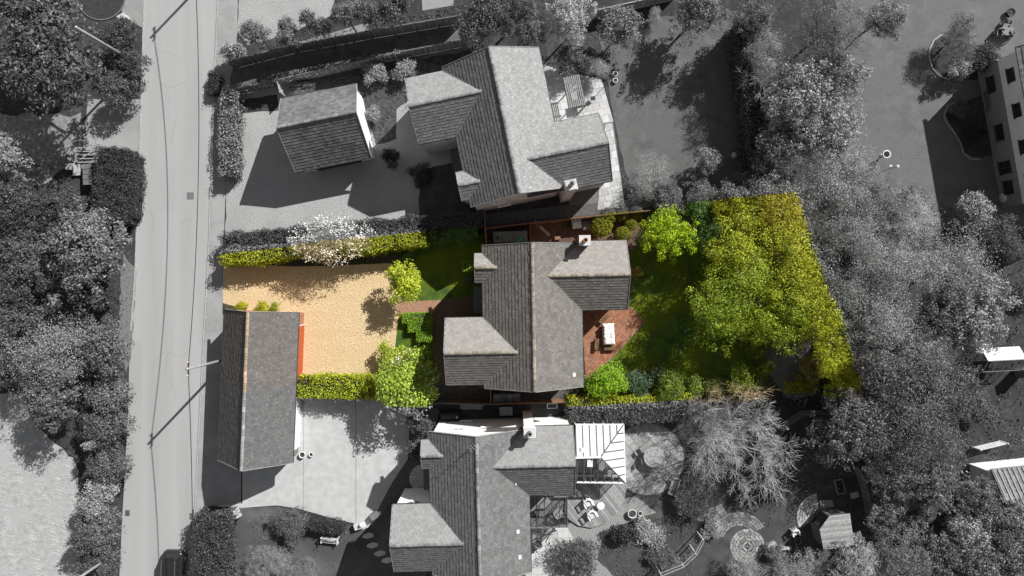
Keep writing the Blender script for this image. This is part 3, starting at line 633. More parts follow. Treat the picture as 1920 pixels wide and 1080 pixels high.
# ---- summerhouse
sh = thing('summerhouse', 'wooden corner summerhouse with boarded roof and windowed door at lower right', 'summerhouse', W(1567, 995))
def shl(pts, z): 
    o = W(1567, 995); return [(W(x, y, z) - o) for x, y in pts]
rp = [(1537, 993), (1556, 967), (1594, 963), (1602, 1022), (1545, 1032)]
base = [(p.x, p.y) for p in shl(rp, 2.3)]; cxs = sum(p[0] for p in base) / 5; cys = sum(p[1] for p in base) / 5
ins = [(cxs + (p[0] - cxs) * .90, cys + (p[1] - cys) * .90) for p in base]
m = MB(); m.prism(ins, -.05, 2.12); m.build('wall', M('stained_boards', .12, .08, scale=6, vamp=.2), sh)
m = MB(); m.prism(base, 2.12, 2.24); rf = m.build('roof', FRAME, sh)
ys = [p[1] for p in base]; n = 15
for k in range(n):
    a = min(ys) + (max(ys) - min(ys)) * k / n; b = min(ys) + (max(ys) - min(ys)) * (k + .96) / n
    c = clip_convex([(-3, a - .3), (3, a + .3), (3, b + .3), (-3, b - .3)], base)
    if len(c) > 2: m = MB(); m.prism(c, 2.241, 2.27 + .012 * (k % 2), (k * .41) % 1); m.build('roof_board', M('grey_roof_board', .30, .22, scale=5, vamp=.25, bump=.2), rf)
a = Vector((*ins[0], 0)); b = Vector((*ins[1], 0)); mid = (a + b) / 2; dr = (b - a).normalized(); ang = math.atan2(dr.y, dr.x) + math.pi / 2
for t in (-.34, .34):
    window(sh, mid + dr * t + Vector((math.cos(ang) * .02, math.sin(ang) * .02, 1.25)), ang, .58, 1.3, FRAME, bars=0, name='glazed_door')
a = Vector((*ins[1], 0)); b = Vector((*ins[2], 0)); mid = (a + b) / 2; window(sh, mid + Vector((0, .02, 1.4)), math.pi / 2 + .1, .7, .7, FRAME)
# ---- greenhouse
gh = thing('greenhouse', 'small glass greenhouse with white upper panes among the right hand trees', 'greenhouse', W(1853, 670), math.radians(3))
for s in (-1, 1):
    for k in range(5): beam('frame_bar', (-1.6 + .8 * k, s * 1.0, 0), (-1.6 + .8 * k, s * 1.0, 1.5), .04, .04, METAL, gh); beam('frame_bar', (-1.6 + .8 * k, s * 1.0, 1.5), (-1.6 + .8 * k, 0, 2.3), .04, .04, METAL, gh)
    beam('frame_bar', (-1.6, s * 1.0, 1.5), (1.6, s * 1.0, 1.5), .05, .05, METAL, gh)
    for k in range(4):
        q = [(-1.58 + .8 * k, s * 1.0, 1.51), (-.82 + .8 * k, s * 1.0, 1.51), (-.82 + .8 * k, 0.01 * s, 2.3), (-1.58 + .8 * k, .01 * s, 2.3)]
        mesh_obj('roof_pane', q + [(x, y, z + .012) for x, y, z in q], BOXF, GLAREW if s > 0 else GLASSR, gh)  # sunward panes painted the same glare white, the others clear
        q = [(-1.58 + .8 * k, s * 1.0, .02), (-.82 + .8 * k, s * 1.0, .02), (-.82 + .8 * k, s * 1.0, 1.48), (-1.58 + .8 * k, s * 1.0, 1.48)]
        mesh_obj('side_pane', q + [(x, y + .01, z) for x, y, z in q], BOXF, GLASSR, gh)
beam('ridge_bar', (-1.6, 0, 2.32), (1.6, 0, 2.32), .06, .06, METAL, gh)
# ------------------------------------------------------------------ vegetation
def leaf_mesh(name, C, N, size, aspect, v, rng, mat=None):
    n = len(C); N = N / (np.linalg.norm(N, axis=1, keepdims=True) + 1e-9)
    r = rng.normal(size=(n, 3)); t = np.cross(N, r); t /= (np.linalg.norm(t, axis=1, keepdims=True) + 1e-9); b = np.cross(N, t)
    size = np.asarray(size).reshape(-1, 1) * np.ones((n, 1)); w = size * aspect
    V = np.stack([C - t * size, C + b * w - t * size * .15, C + t * size, C - b * w - t * size * .15], axis=1)
    V[:, 0] += N * size * -.15; V[:, 2] += N * size * -.25
    V = V.reshape(-1, 3).astype(np.float32)
    me = bpy.data.meshes.new(name); me.vertices.add(4 * n); me.vertices.foreach_set('co', V.ravel())
    me.loops.add(4 * n); me.loops.foreach_set('vertex_index', np.arange(4 * n, dtype=np.int32))
    me.polygons.add(n); me.polygons.foreach_set('loop_start', np.arange(0, 4 * n, 4, dtype=np.int32)); me.polygons.foreach_set('loop_total', np.full(n, 4, dtype=np.int32))
    me.materials.append(mat or LEAF)
    a = me.attributes.new('v', 'FLOAT', 'FACE'); a.data.foreach_set('value', np.clip(v, 0, 1).astype(np.float32))
    me.update(calc_edges=True); return me
def lump(d, seed, f=1.7): return np.array([noise.noise((x * f + seed * 7.3, y * f - seed * 3.1, z * f + seed)) for x, y, z in d])
def crown_mesh(seed, R=4.5, nc=420, nl=34, leaf=.17, aspect=.55, flat=.72, rough=.42, cr=.14, hollow=.4, up=.55, lobes=9, top=.7):
    """leaf clumps through an uneven crown of several lobes; metres, centre of the crown at the origin"""
    rng = np.random.default_rng(seed); lc = rng.normal(size=(lobes, 3)) * np.array([.36, .36, .16]) * R; lr = R * rng.uniform(.34, .60, lobes)
    if lobes <= 1: lc = np.zeros((1, 3)); lr = np.array([R * .97]); lobes = 1
    ln = np.linalg.norm(lc[:, :2], axis=1); lc[:, :2] *= np.minimum(1, (R * 1.02 - lr) / np.maximum(ln, 1e-6))[:, None]
    li = rng.choice(lobes, nc, p=lr ** 2 / (lr ** 2).sum())
    d = rng.normal(size=(nc, 3)); d[:, 2] = np.where(d[:, 2] < -.3, -d[:, 2], d[:, 2]); d /= np.linalg.norm(d, axis=1, keepdims=True)
    lm = 1 + rough * lump(d + li[:, None] * 3.7, seed) + .3 * rough * lump(d + li[:, None] * 1.7, seed + 3, 4.5)
    c = lc[li] + d * (lr[li] * lm * (hollow + (1 - hollow) * rng.random(nc) ** .5))[:, None]
    zz = c[:, 2] / R; c[:, 2] = np.sign(zz) * np.abs(zz) ** top * R * flat
    c[:, :2] -= (np.percentile(c[:, :2], 97, axis=0) + np.percentile(c[:, :2], 3, axis=0)) / 2
    c[:, :2] *= R * (1 - cr * .6) / np.percentile(np.linalg.norm(c[:, :2], axis=1), 95)
    ct = rng.random(nc) * .45; crr = cr * R * rng.uniform(.55, 1.4, nc)
    idx = np.repeat(np.arange(nc), nl); n = len(idx); o = rng.normal(size=(n, 3)) * np.array([1, 1, .7]); o /= np.maximum(1, np.linalg.norm(o, axis=1, keepdims=True) / 1.6)
    C = c[idx] + o * crr[idx][:, None] * .75
    out = C * np.array([.6, .6, 1.0]); out /= (np.linalg.norm(out, axis=1, keepdims=True) + 1e-6)
    N = out * .55 + np.array([0, 0, up]) + rng.normal(size=(n, 3)) * .75 + o * .5
    v = ct[idx] + rng.random(n) * .55
    return leaf_mesh('crown', C, N, leaf * rng.uniform(.6, 1.4, n), aspect, v, rng)
def trunk_mesh(seed, R=4.5, h=4.0, flat=.72, r0=.22, n=7, zc=None):
    """tapered trunk with forking limbs; crown centre at the origin, foot at z = -h"""
    rnd = random.Random(seed); m = MB(); top = Vector((rnd.uniform(-.2, .2), rnd.uniform(-.2, .2), -.1 * R))
    m.tube([(0, 0, -h), (rnd.uniform(-.1, .1), 0, -h * .6), top * .7 + Vector((0, 0, -h * .2)), top], [r0 * 1.25, r0, r0 * .85, r0 * .65], 8)
    for i in range(n):
        a = 2 * math.pi * (i + rnd.random() * .6) / n; e = rnd.uniform(.15, .9); L = R * rnd.uniform(.65, .92)
        s = top + Vector((0, 0, -rnd.random() * h * .25)); q = s + Vector((math.cos(a) * L * .5, math.sin(a) * L * .5, e * L * .3)); p = s + Vector((math.cos(a + .2) * L, math.sin(a + .2) * L, e * L * .62 * flat / .72))
        m.tube([s, q, p], [r0 * .5, r0 * .33, r0 * .08], 5)
        for k in range(3):
            b = a + rnd.uniform(-.9, .9); l2 = L * rnd.uniform(.3, .5); s2 = s.lerp(q, rnd.uniform(.5, 1)) ; m.tube([s2, s2 + Vector((math.cos(b) * l2, math.sin(b) * l2, l2 * rnd.uniform(.1, .6)))], [r0 * .22, r0 * .05], 4)
    o = m.build('trunk', BARK); me = o.data; bpy.data.objects.remove(o); return me
PROTO = {}
def protos(kind, count, tk, **kw):
    PROTO[kind] = [(crown_mesh(sum(map(ord, kind)) + 11 * i, **kw), trunk_mesh(i + 5, kw.get('R', 4.5), **tk), kw.get('R', 4.5), kw.get('flat', .72)) for i in range(count)]
protos('broad', 5, dict(h=4.2, r0=.2), R=4.5, nc=370, nl=34, leaf=.135, aspect=.5, cr=.098, rough=.6, hollow=.35, lobes=10)
protos('dense', 3, dict(h=4.2, r0=.22), R=4.5, nc=560, nl=36, leaf=.11, aspect=.5, cr=.095, rough=.5, hollow=.45, lobes=11)
protos('airy', 4, dict(h=4.2, r0=.18), R=4.5, nc=330, nl=40, leaf=.085, aspect=.38, cr=.14, hollow=.2, rough=.6, lobes=8)
protos('fine', 5, dict(h=4.2, r0=.18), R=4.5, nc=380, nl=50, leaf=.10, aspect=.42, cr=.115, rough=.65, hollow=.22, lobes=10)
protos('small', 4, dict(h=2.2, r0=.1), R=2.2, nc=210, nl=30, leaf=.095, aspect=.55, cr=.15, flat=.8, lobes=6)
protos('bush', 4, dict(h=.9, r0=.06, n=6), R=1.2, nc=120, nl=26, leaf=.07, aspect=.55, cr=.18, flat=.8, lobes=5)
protos('column', 2, dict(h=2.4, r0=.07, n=5, flat=1.5), R=1.2, nc=150, nl=26, leaf=.07, aspect=.45, cr=.17, flat=1.9, rough=.4, lobes=6, top=1.0)
protos('needle', 3, dict(h=3.0, r0=.14), R=3.0, nc=420, nl=30, leaf=.13, aspect=.14, cr=.12, flat=.7, up=.2, lobes=8)
protos('ball', 2, dict(h=.9, r0=.07, n=6), R=1.0, nc=300, nl=22, leaf=.042, aspect=.6, cr=.08, flat=.95, rough=.10, hollow=.82, lobes=1, top=1.0)
_rt2 = random.Random(77)
def tree(name, label, cat, x, y, r, h, kind, col, grp=None, ell=1.0, i=None, hc=None, rot=None):
    """x, y, r: crown as measured in the photo, h: height of its top in metres"""
    if grp == RG: col = tuple(q * 1.25 for q in col)
    P = PROTO[kind]; cm, tm, R, fl = P[(_rt2.randrange(len(P)) if i is None else i) % len(P)]
    zc = hc if hc is not None else max(.3, h * (.62 if kind not in ('bush', 'ball') else .5)); p = W(x, y, zc); rad = r * (CAMH - zc) / F
    sz = (h - zc) / (R * fl * 1.02)
    t = thing(name, label, cat, (p.x, p.y, 0), _rt2.random() * 6.28 if rot is None else rot, grp)
    c = link(bpy.data.objects.new('crown', cm), t); c.location = (0, 0, zc); s = rad / (R * 1.02); c.scale = (s, s * ell, sz); c.color = (*col, 1) if len(col) == 3 else col
    k = link(bpy.data.objects.new('trunk', tm), t); k.location = (0, 0, zc); hz = -min(v.co.z for v in tm.vertices) if False else {'broad': 4.2, 'dense': 4.2, 'airy': 4.2, 'fine': 4.2, 'small': 2.2, 'bush': .9, 'column': 2.4, 'needle': 3.0, 'ball': .9}[kind]
    k.scale = (s, s * ell, (zc + .05) / hz)
    return t
def g(v): return (v * 1.02, v, v * .97)
D, MD, MDL, LT, VL = g(.075), g(.11), g(.155), g(0.286), g(.31)
LG = 'trees west of the road'; RG = 'trees and shrubs east of the houses'; PG = 'trees inside the sold plot'; SG_ = 'garden shrubs'
TREES = [
 # west of the road
 ('tree', 'broad dark tree in the top left corner with a pole beside it', 'tree', 98, 92, 115, 8.5, 'broad', MD, LG),
 ('tree', 'dark tree cut by the upper left corner of the picture', 'tree', 8, 10, 60, 7.5, 'dense', D, LG),
 ('shrub', 'dark roadside shrub just below the rounded lawn island', 'shrub', 222, 72, 40, 3.2, 'small', D, LG),
 ('shrub', 'rough roadside shrub left of the road under the leaning pole', 'shrub', 245, 118, 34, 3.0, 'small', D, LG),
 ('shrub', 'rounded dark shrub casting a round shadow on the concrete driveway', 'shrub', 226, 166, 36, 3.0, 'small', MD, LG),
 ('tree', 'pale tree at the left edge beside the timber boxes', 'tree', 2, 292, 48, 7.0, 'broad', LT, LG),
 ('tree', 'dark tree just below the timber boxes', 'tree', 108, 398, 50, 6.0, 'broad', D, LG),
 ('tree', 'dark tree at the left edge below the pale edge tree', 'tree', 25, 405, 75, 6.5, 'dense', D, LG),
 ('tree', 'large pale tree beside the road left of the kerb', 'tree', 158, 475, 92, 8.0, 'broad', g(0.176), LG),
 ('tree', 'dark tree left of the large pale roadside tree', 'tree', 38, 505, 78, 7.0, 'dense', MD, LG),
 ('tree', 'dark tree at the left edge above the field', 'tree', 15, 600, 70, 6.5, 'dense', MD, LG),
 ('tree', 'twiggy mid grey tree between the dark trees and the road', 'tree', 100, 650, 78, 6.5, 'airy', LT, LG),
 ('tree', 'grey leafy tree hugging the road opposite the shared garage', 'tree', 185, 655, 62, 5.5, 'broad', MDL, LG),
 ('tree', 'mid grey tree at the upper edge of the field', 'tree', 100, 735, 62, 6.0, 'broad', MDL, LG),
 ('tree', 'low dark tree at the left edge touching the field', 'tree', 8, 690, 48, 5.5, 'broad', MD, LG),
 ('hedgerow_shrub', 'hedgerow shrub beside the road, topmost of the lower row', 'shrub', 205, 735, 44, 3.6, 'small', MDL, LG),
 ('hedgerow_shrub', 'hedgerow shrub beside the road, second of the lower row', 'shrub', 200, 800, 46, 3.4, 'small', MD, LG),
 ('hedgerow_shrub', 'hedgerow shrub beside the road, third of the lower row', 'shrub', 205, 868, 42, 3.2, 'small', MD, LG),
 ('hedgerow_shrub', 'paler hedgerow shrub beside the road, fourth of the lower row', 'shrub', 190, 930, 42, 3.2, 'small', LT, LG),
 ('hedgerow_shrub', 'hedgerow shrub beside the road, fifth of the lower row', 'shrub', 188, 990, 44, 3.2, 'small', MDL, LG),
 ('hedgerow_shrub', 'lowest hedgerow shrub beside the road at the lower left pole', 'shrub', 190, 1052, 44, 3.0, 'small', MD, LG),
 ('hedgerow_shrub', 'thin hedgerow shrub leaning over the field corner', 'shrub', 165, 1010, 28, 3.6, 'small', MD, LG),
 ('bush', 'small pale bush on top of the dark hedgerow', 'bush', 180, 832, 15, 4.2, 'bush', VL, LG),
 ('tree', 'dark undergrowth tree between the two pale roadside trees', 'tree', 120, 575, 50, 4.0, 'dense', D, LG),
 ('tree', 'dark low tree above the field shadow', 'tree', 40, 555, 45, 5.0, 'dense', D, LG),
 # top centre
 ('bush', 'pale round bush at the pavement end of the upper fence', 'shrub', 437, 100, 24, 2.4, 'bush', VL, SG_),
 ('slender_tree', 'leftmost of the slender trees along the upper fence', 'tree', 483, 66, 29, 5.8, 'column', MDL, 'slender trees along the upper fence'),
 ('slender_tree', 'second slender tree from the left along the upper fence', 'tree', 538, 62, 29, 5.8, 'column', MDL, 'slender trees along the upper fence'),
 ('slender_tree', 'third slender tree from the left along the upper fence', 'tree', 592, 45, 29, 5.8, 'column', MD, 'slender trees along the upper fence'),
 ('slender_tree', 'fourth slender tree from the left along the upper fence', 'tree', 650, 30, 29, 5.8, 'column', MDL, 'slender trees along the upper fence'),
 ('slender_tree', 'fifth slender tree from the left along the upper fence', 'tree', 695, 28, 29, 5.8, 'column', MD, 'slender trees along the upper fence'),
 ('slender_tree', 'rightmost bushy tree of the row along the upper fence', 'tree', 748, 14, 36, 5.8, 'small', MDL, 'slender trees along the upper fence'),
 ('tree', 'dark tree above the top gable of the tilted house', 'tree', 900, 40, 55, 6.5, 'broad', MD, RG),
 ('tree', 'dark tree tucked behind the fence end near the top edge', 'tree', 955, 22, 50, 6.5, 'dense', MD, RG),
 ('tree', 'mid grey tree touching the ridge end of the tilted house', 'tree', 985, 58, 44, 6.0, 'broad', MDL, RG),
 ('tree', 'bright white blossoming tree above the tilted house', 'tree', 1068, 40, 46, 6.8, 'broad', g(.40), RG),
 ('shrub', 'dark shrub on the patio corner of the tilted house', 'shrub', 1075, 112, 36, 2.4, 'small', D, RG),
 ('shrub', 'spiky pale shrub at the edge of the upper patio', 'shrub', 1118, 128, 24, 1.8, 'needle', LT, RG),
 ('shrub', 'loose mid grey shrub at the upper end of the rear lawn', 'shrub', 1165, 52, 42, 3.6, 'small', MDL, RG),
 ('grass_clump', 'small spiky grass clump in the dark corner of the rear lawn', 'plant', 1228, 30, 16, 1.2, 'needle', LT, RG),
 ('tree', 'round leafy tree at the top of the rear lawn', 'tree', 1303, 28, 52, 5.5, 'broad', MDL, RG),
 # east line
 ('tree', 'dark leafy tree at the top edge beside the tall hedge', 'tree', 1405, 38, 44, 6.0, 'broad', MDL, RG),
 ('tree', 'pale tree beside the tall hedge, upper one', 'tree', 1440, 112, 52, 6.0, 'airy', LT, RG),
 ('tree', 'loose twiggy tree near the top edge over the right lawn', 'tree', 1545, 62, 66, 8.0, 'airy', MDL, RG),
 ('tree', 'bright leafy tree beside the tall hedge in the tree line', 'tree', 1492, 188, 70, 7.5, 'broad', g(0.247), RG),
 ('tree', 'pale tree leaning over the right lawn edge', 'tree', 1565, 158, 52, 7.0, 'broad', g(0.260), RG),
 ('tree', 'bright leafy tree at the lower end of the tree line', 'tree', 1540, 250, 68, 7.0, 'broad', g(0.273), RG),
 ('tree', 'grey tree beside the lower end of the tall hedge', 'tree', 1462, 272, 52, 6.0, 'broad', MDL, RG),
 ('tree', 'round pale tree with a bare leaning trunk near the top right', 'tree', 1652, 38, 44, 6.5, 'broad', g(0.260), RG),
 ('tree', 'fine leaved grey tree at the upper right corner of the sold plot', 'tree', 1560, 345, 72, 7.0, 'airy', g(0.273), RG),
 ('tree', 'fine grey tree beside the stone bird bath lawn', 'tree', 1600, 330, 55, 6.0, 'airy', g(0.247), RG),
 ('tree', 'dark low tree left of the fine grey tree at the plot corner', 'tree', 1440, 338, 46, 4.5, 'broad', MD, RG),
 ('shrub', 'bare twiggy shrub on the rear lawn of the tilted house', 'shrub', 1218, 330, 44, 2.6, 'airy', g(0.286), SG_),
 ('shrub', 'pale upright shrub casting a shadow near the round stone', 'shrub', 1330, 300, 28, 2.8, 'small', g(0.247), SG_),
 ('shrub', 'low grey shrub above the coloured hedge line, left one', 'shrub', 1250, 368, 38, 1.8, 'small', MD, SG_),
 ('shrub', 'low grey shrub above the coloured hedge line, right one', 'shrub', 1318, 360, 36, 1.8, 'small', MDL, SG_),
 ('shrub', 'pale low shrub under the dark shade beside the plot corner', 'shrub', 1390, 352, 34, 2.2, 'small', MDL, SG_),
 ('shrub', 'spiky pale shrub in the upper round bed on the right lawn', 'shrub', 1800, 68, 40, 3.2, 'needle', g(0.221), SG_),
 ('shrub', 'pale shrub at the lower end of the upper round bed', 'shrub', 1792, 130, 24, 2.2, 'bush', VL, SG_),
 ('shrub', 'dark bush against the corner of the cottage', 'shrub', 1848, 108, 30, 2.2, 'small', g(.03), SG_),
 ('shrub', 'small dark shrub in the winding lower bed', 'shrub', 1797, 205, 20, 1.4, 'bush', MD, SG_),
 ('shrub', 'dark round shrub in the winding lower bed near the cottage', 'shrub', 1825, 250, 22, 1.4, 'bush', g(.03), SG_),
 ('shrub', 'mid grey round shrub at the foot of the cottage lawn', 'shrub', 1826, 402, 40, 3.6, 'small', LT, SG_),
 ('shrub', 'dark low bush at the lower end of the right lawn', 'shrub', 1712, 368, 26, 2.0, 'bush', MD, SG_),
 # east wood
 ('tree', 'grey tree at the lower left of the right lawn', 'tree', 1622, 395, 60, 6.5, 'fine', MDL, RG),
 ('tree', 'fine grey tree just outside the right edge of the sold plot', 'tree', 1592, 448, 62, 7.5, 'airy', LT, RG),
 ('tree', 'bare pale branched tree below the right lawn', 'tree', 1705, 412, 54, 6.0, 'airy', g(0.338), RG),
 ('tree', 'dark leafy tree below the cottage', 'tree', 1872, 450, 48, 4.5, 'fine', MD, RG),
 ('tree', 'tree among the eastern wood below the bare pale one', 'tree', 1715, 488, 62, 7.5, 'airy', g(0.299), RG),
 ('tree', 'fine grey tree in the heart of the eastern wood', 'tree', 1655, 515, 74, 8.5, 'airy', LT, RG),
 ('tree', 'leafy tree in the eastern wood left of the dark clearing', 'tree', 1800, 505, 70, 7.5, 'airy', LT, RG),
 ('tree', 'large light tree above the greenhouse', 'tree', 1825, 590, 72, 7.5, 'broad', g(0.247), RG),
 ('tree', 'dark mottled tree left of the greenhouse', 'tree', 1755, 590, 58, 7.5, 'broad', MD, RG),
 ('tree', 'fine grey tree along the plot boundary halfway down', 'tree', 1645, 600, 70, 8.5, 'airy', LT, RG),
 ('tree', 'grey tree near the lower right corner of the sold plot', 'tree', 1672, 690, 80, 8.5, 'fine', g(0.130), RG),
 ('tree', 'grey tree left of the white outbuilding wall', 'tree', 1755, 715, 74, 8.0, 'fine', g(0.130), RG),
 ('tree', 'dark tree just below the lower right corner of the sold plot', 'tree', 1580, 800, 78, 7.5, 'broad', MD, RG),
 ('tree', 'grey leafy tree below the plot corner, second from the corner', 'tree', 1680, 800, 86, 8.0, 'airy', g(0.130), RG),
 ('tree', 'leafy tree between the wood and the striped roof', 'tree', 1745, 812, 62, 7.0, 'fine', g(0.137), RG),
 ('tree', 'grey tree above the summerhouse', 'tree', 1672, 872, 62, 5, 'broad', MDL, RG),
 ('tree', 'grey tree hiding the corner of the striped roof', 'tree', 1822, 925, 42, 5.5, 'broad', MDL, RG),
 ('tree', 'leafy tree below the striped roof at the right edge', 'tree', 1895, 975, 52, 6.0, 'broad', MDL, RG),
 ('tree', 'tree beside the summerhouse on its right', 'tree', 1675, 965, 56, 3.8, 'broad', MDL, RG),
 ('tree', 'leafy tree around the dark hollow at lower right', 'tree', 1750, 905, 54, 6.0, 'broad', MDL, RG),
 ('tree', 'tree right of the dark hollow at lower right', 'tree', 1820, 985, 52, 5.5, 'broad', LT, RG),
 ('conifer', 'soft grey conifer below the summerhouse', 'conifer', 1600, 1062, 60, 5.0, 'needle', LT, RG),
 ('conifer', 'soft grey conifer at the bottom edge right of the summerhouse', 'conifer', 1685, 1050, 62, 5.0, 'needle', MDL, RG),
 ('tree', 'dark leafy tree at the bottom edge, third from the right', 'tree', 1755, 1045, 58, 5.0, 'broad', MD, RG),
 ('tree', 'leafy tree at the bottom edge, second from the right', 'tree', 1835, 1040, 58, 5.5, 'broad', MDL, RG),
 ('tree', 'leafy tree in the bottom right corner', 'tree', 1905, 1040, 56, 5.5, 'broad', MDL, RG),
 ('tree', 'small tree at the right edge below the cottage wood', 'tree', 1905, 560, 40, 4.0, 'broad', D, RG),
 ('shrub', 'dark shrub below the greenhouse', 'shrub', 1838, 765, 32, 2.4, 'small', MD, SG_),
 # the sold plot
 ('tree', 'bright yellow green tree beside the topiary balls in the plot', 'tree', 1255, 436, 54, 5.5, 'broad', (.29, .41, .012), PG),
 ('tree', 'blue green tree behind the bright yellow green one', 'tree', 1328, 408, 56, 5.2, 'dense', (.085, .16, .035), PG),
 ('tree', 'small yellow tree on the upper boundary of the plot', 'tree', 1372, 388, 44, 6, 'broad', (.30, .32, .02), PG),
 ('tree', 'yellow green tree in the upper right corner of the plot', 'tree', 1468, 402, 76, 7.0, 'fine', (.33, .31, .026), PG),
 ('tree', 'large yellow green tree in the middle of the plot wood', 'tree', 1400, 468, 86, 7.6, 'fine', (.30, .35, .022), PG),
 ('tree', 'yellow green tree along the right boundary of the plot', 'tree', 1498, 490, 84, 7.2, 'fine', (.33, .36, .022), PG),
 ('tree', 'broad green tree leaning over the shaded rear lawn', 'tree', 1368, 560, 84, 7.2, 'fine', (.21, .29, .020), PG),
 ('tree', 'green yellow tree in the lower plot wood', 'tree', 1456, 578, 80, 7.2, 'fine', (.26, .33, .022), PG),
 ('tree', 'yellow tree on the right boundary above the plot corner', 'tree', 1542, 590, 70, 7.0, 'fine', (.34, .38, .022), PG),
 ('tree', 'yellow green tree near the lower right boundary of the plot', 'tree', 1572, 655, 60, 6.6, 'fine', (.35, .39, .022), PG),
 ('tree', 'bright tree in the lower right corner of the plot', 'tree', 1604, 716, 62, 6.4, 'fine', (.36, .40, .022), PG),
 ('tree', 'grey tree straddling the plot corner behind the yellow trees', 'tree', 1625, 745, 60, 6.8, 'airy', LT, RG),
 ('tree', 'grey tree filling the gap right of the plot boundary', 'tree', 1610, 540, 56, 7.2, 'airy', LT, RG),
 ('tree', 'grey tree between the fine boundary tree and the wood', 'tree', 1720, 640, 60, 7.6, 'airy', LT, RG),
 ('tree', 'grey leafy tree over the hollow in the lower wood', 'tree', 1720, 760, 60, 7.6, 'broad', MDL, RG),
 ('shrub', 'green shrub between the blue green one and the bare tree', 'shrub', 1302, 728, 24, 1.5, 'bush', (.14, .20, .02), PG),
 ('shrub', 'pale green shrub in front of the tan twigs of the bare tree', 'shrub', 1338, 722, 20, 1.3, 'bush', (.18, .22, .05), PG),
 ('shrub', 'grey green shrub right of the red patio tip', 'shrub', 1232, 700, 20, 1.1, 'bush', (.10, .14, .06), PG),
 ('shrub', 'green shrub under the broad tree at the slate path', 'shrub', 1420, 650, 26, 1.8, 'bush', (.14, .20, .015), PG),
 ('shrub', 'tan leaved shrub right of the slate path', 'shrub', 1520, 690, 26, 1.8, 'bush', (.30, .26, .06), PG),
 ('shrub', 'dark green shrub at the foot of the bright yellow green tree', 'shrub', 1215, 452, 24, 1.8, 'bush', (.07, .11, .012), PG),
 ('shrub', 'orange tinged bush at the rear corner of the coloured house', 'shrub', 1194, 510, 12, 1.0, 'bush', (.33, .25, .03), PG),
 ('tree', 'low bright tree at the very tip of the lower right plot corner', 'tree', 1585, 742, 40, 5.4, 'broad', (.38, .43, .018), PG),
 ('laurel', 'bright green laurel bush beside the red brick patio', 'shrub', 1136, 712, 40, 2.8, 'small', (.19, .34, .012), PG),
 ('shrub', 'dark green shrub at the lower edge of the rear lawn', 'shrub', 1258, 726, 33, 2.2, 'small', (.11, .17, .015), PG),
 ('shrub', 'blue green shrub right of the laurel', 'shrub', 1196, 718, 28, 1.6, 'bush', (.07, .12, .065), PG),
 ('shrub', 'leafy green shrub above the bare tree', 'shrub', 1386, 706, 27, 2.4, 'bush', (.20, .26, .02), PG),
 ('shrub', 'mossy yellow green mound beside the slate path', 'shrub', 1432, 690, 22, 1.4, 'bush', (.15, .19, .01), PG),
 ('shrub', 'yellow green shrub below the slate path', 'shrub', 1500, 726, 30, 2.0, 'bush', (.24, .26, .012), PG),
 ('shrub', 'bright lime shrub on the corner of the gravel drive', 'shrub', 757, 533, 40, 3.9, 'small', (.42, .50, .045), PG),
 ('tree', 'white flowering small tree at the lower corner of the drive', 'tree', 760, 715, 64, 4.8, 'small', (.27, .37, .045), PG),
 ('shrub', 'lime green shrub above the white flowering tree', 'shrub', 735, 668, 30, 2.0, 'bush', (.30, .37, .03), PG),
 ('shrub', 'fresh green bush by the front wing of the coloured house', 'shrub', 800, 700, 28, 2.2, 'bush', (.22, .32, .03), PG),
 ('shrub', 'dark green rounded shrub near the front lawn path', 'shrub', 862, 436, 26, 1.9, 'small', (.075, .17, .03), PG),
 ('shrub', 'blue green box shrub below the clipped one at the bay', 'shrub', 878, 526, 11, 1.1, 'bush', (.12, .19, .12), PG),
 ('shrub', 'small yellow bush at the road end of the drive', 'shrub', 452, 575, 12, .9, 'bush', (.36, .38, .02), PG),
 ('shrub', 'low yellow green bush beside the garage roof', 'shrub', 492, 578, 15, .9, 'bush', (.34, .36, .02), PG),
 ('shrub', 'low bush at the garage gable right of the yellow ones', 'shrub', 515, 578, 12, .9, 'bush', (.26, .30, .02), PG),
 # topiary
 ('topiary_ball', 'largest yellow rimmed topiary ball beside the chimney', 'topiary', 1127, 424, 22, 2.0, 'ball', (.19, .21, .01), 'clipped topiary balls'),
 ('topiary_ball', 'topiary ball on the fence above the largest one', 'topiary', 1140, 405, 16, 1.8, 'ball', (.20, .22, .01), 'clipped topiary balls'),
 ('topiary_ball', 'topiary ball at the gable corner of the rear wing', 'topiary', 1168, 440, 16, 1.5, 'ball', (.20, .22, .01), 'clipped topiary balls'),
 ('topiary_ball', 'small topiary ball between the two rows', 'topiary', 1182, 421, 13, 1.3, 'ball', (.20, .22, .01), 'clipped topiary balls'),
 ('topiary_ball', 'topiary ball along the fence, third from the chimney', 'topiary', 1166, 402, 14, 1.5, 'ball', (.20, .22, .01), 'clipped topiary balls'),
 ('topiary_ball', 'topiary ball along the fence nearest the bright tree', 'topiary', 1192, 400, 14, 1.4, 'ball', (.17, .2, .01), 'clipped topiary balls'),
 # grey garden shrubs
 ('shrub', 'left of the two mottled shrubs behind the detached garage', 'shrub', 702, 137, 25, 1.5, 'bush', LT, SG_),
 ('shrub', 'right of the two mottled shrubs behind the detached garage', 'shrub', 757, 130, 25, 1.5, 'bush', LT, SG_),
 ('shrub', 'dark round shrub on the drive beside the detached garage', 'shrub', 733, 296, 20, 1.4, 'bush', g(.03), SG_),
 ('shrub', 'low dark shrub at the edge of the shaded front lawn', 'shrub', 790, 328, 24, .8, 'bush', g(.04), SG_),
 ('shrub', 'grey shrub with pale leaves right of the white gable', 'shrub', 700, 215, 18, 1.2, 'bush', LT, SG_),
 ('shrub', 'dark bush at the fence beside the lower concrete drive', 'shrub', 790, 792, 28, 2.4, 'small', MD, SG_),
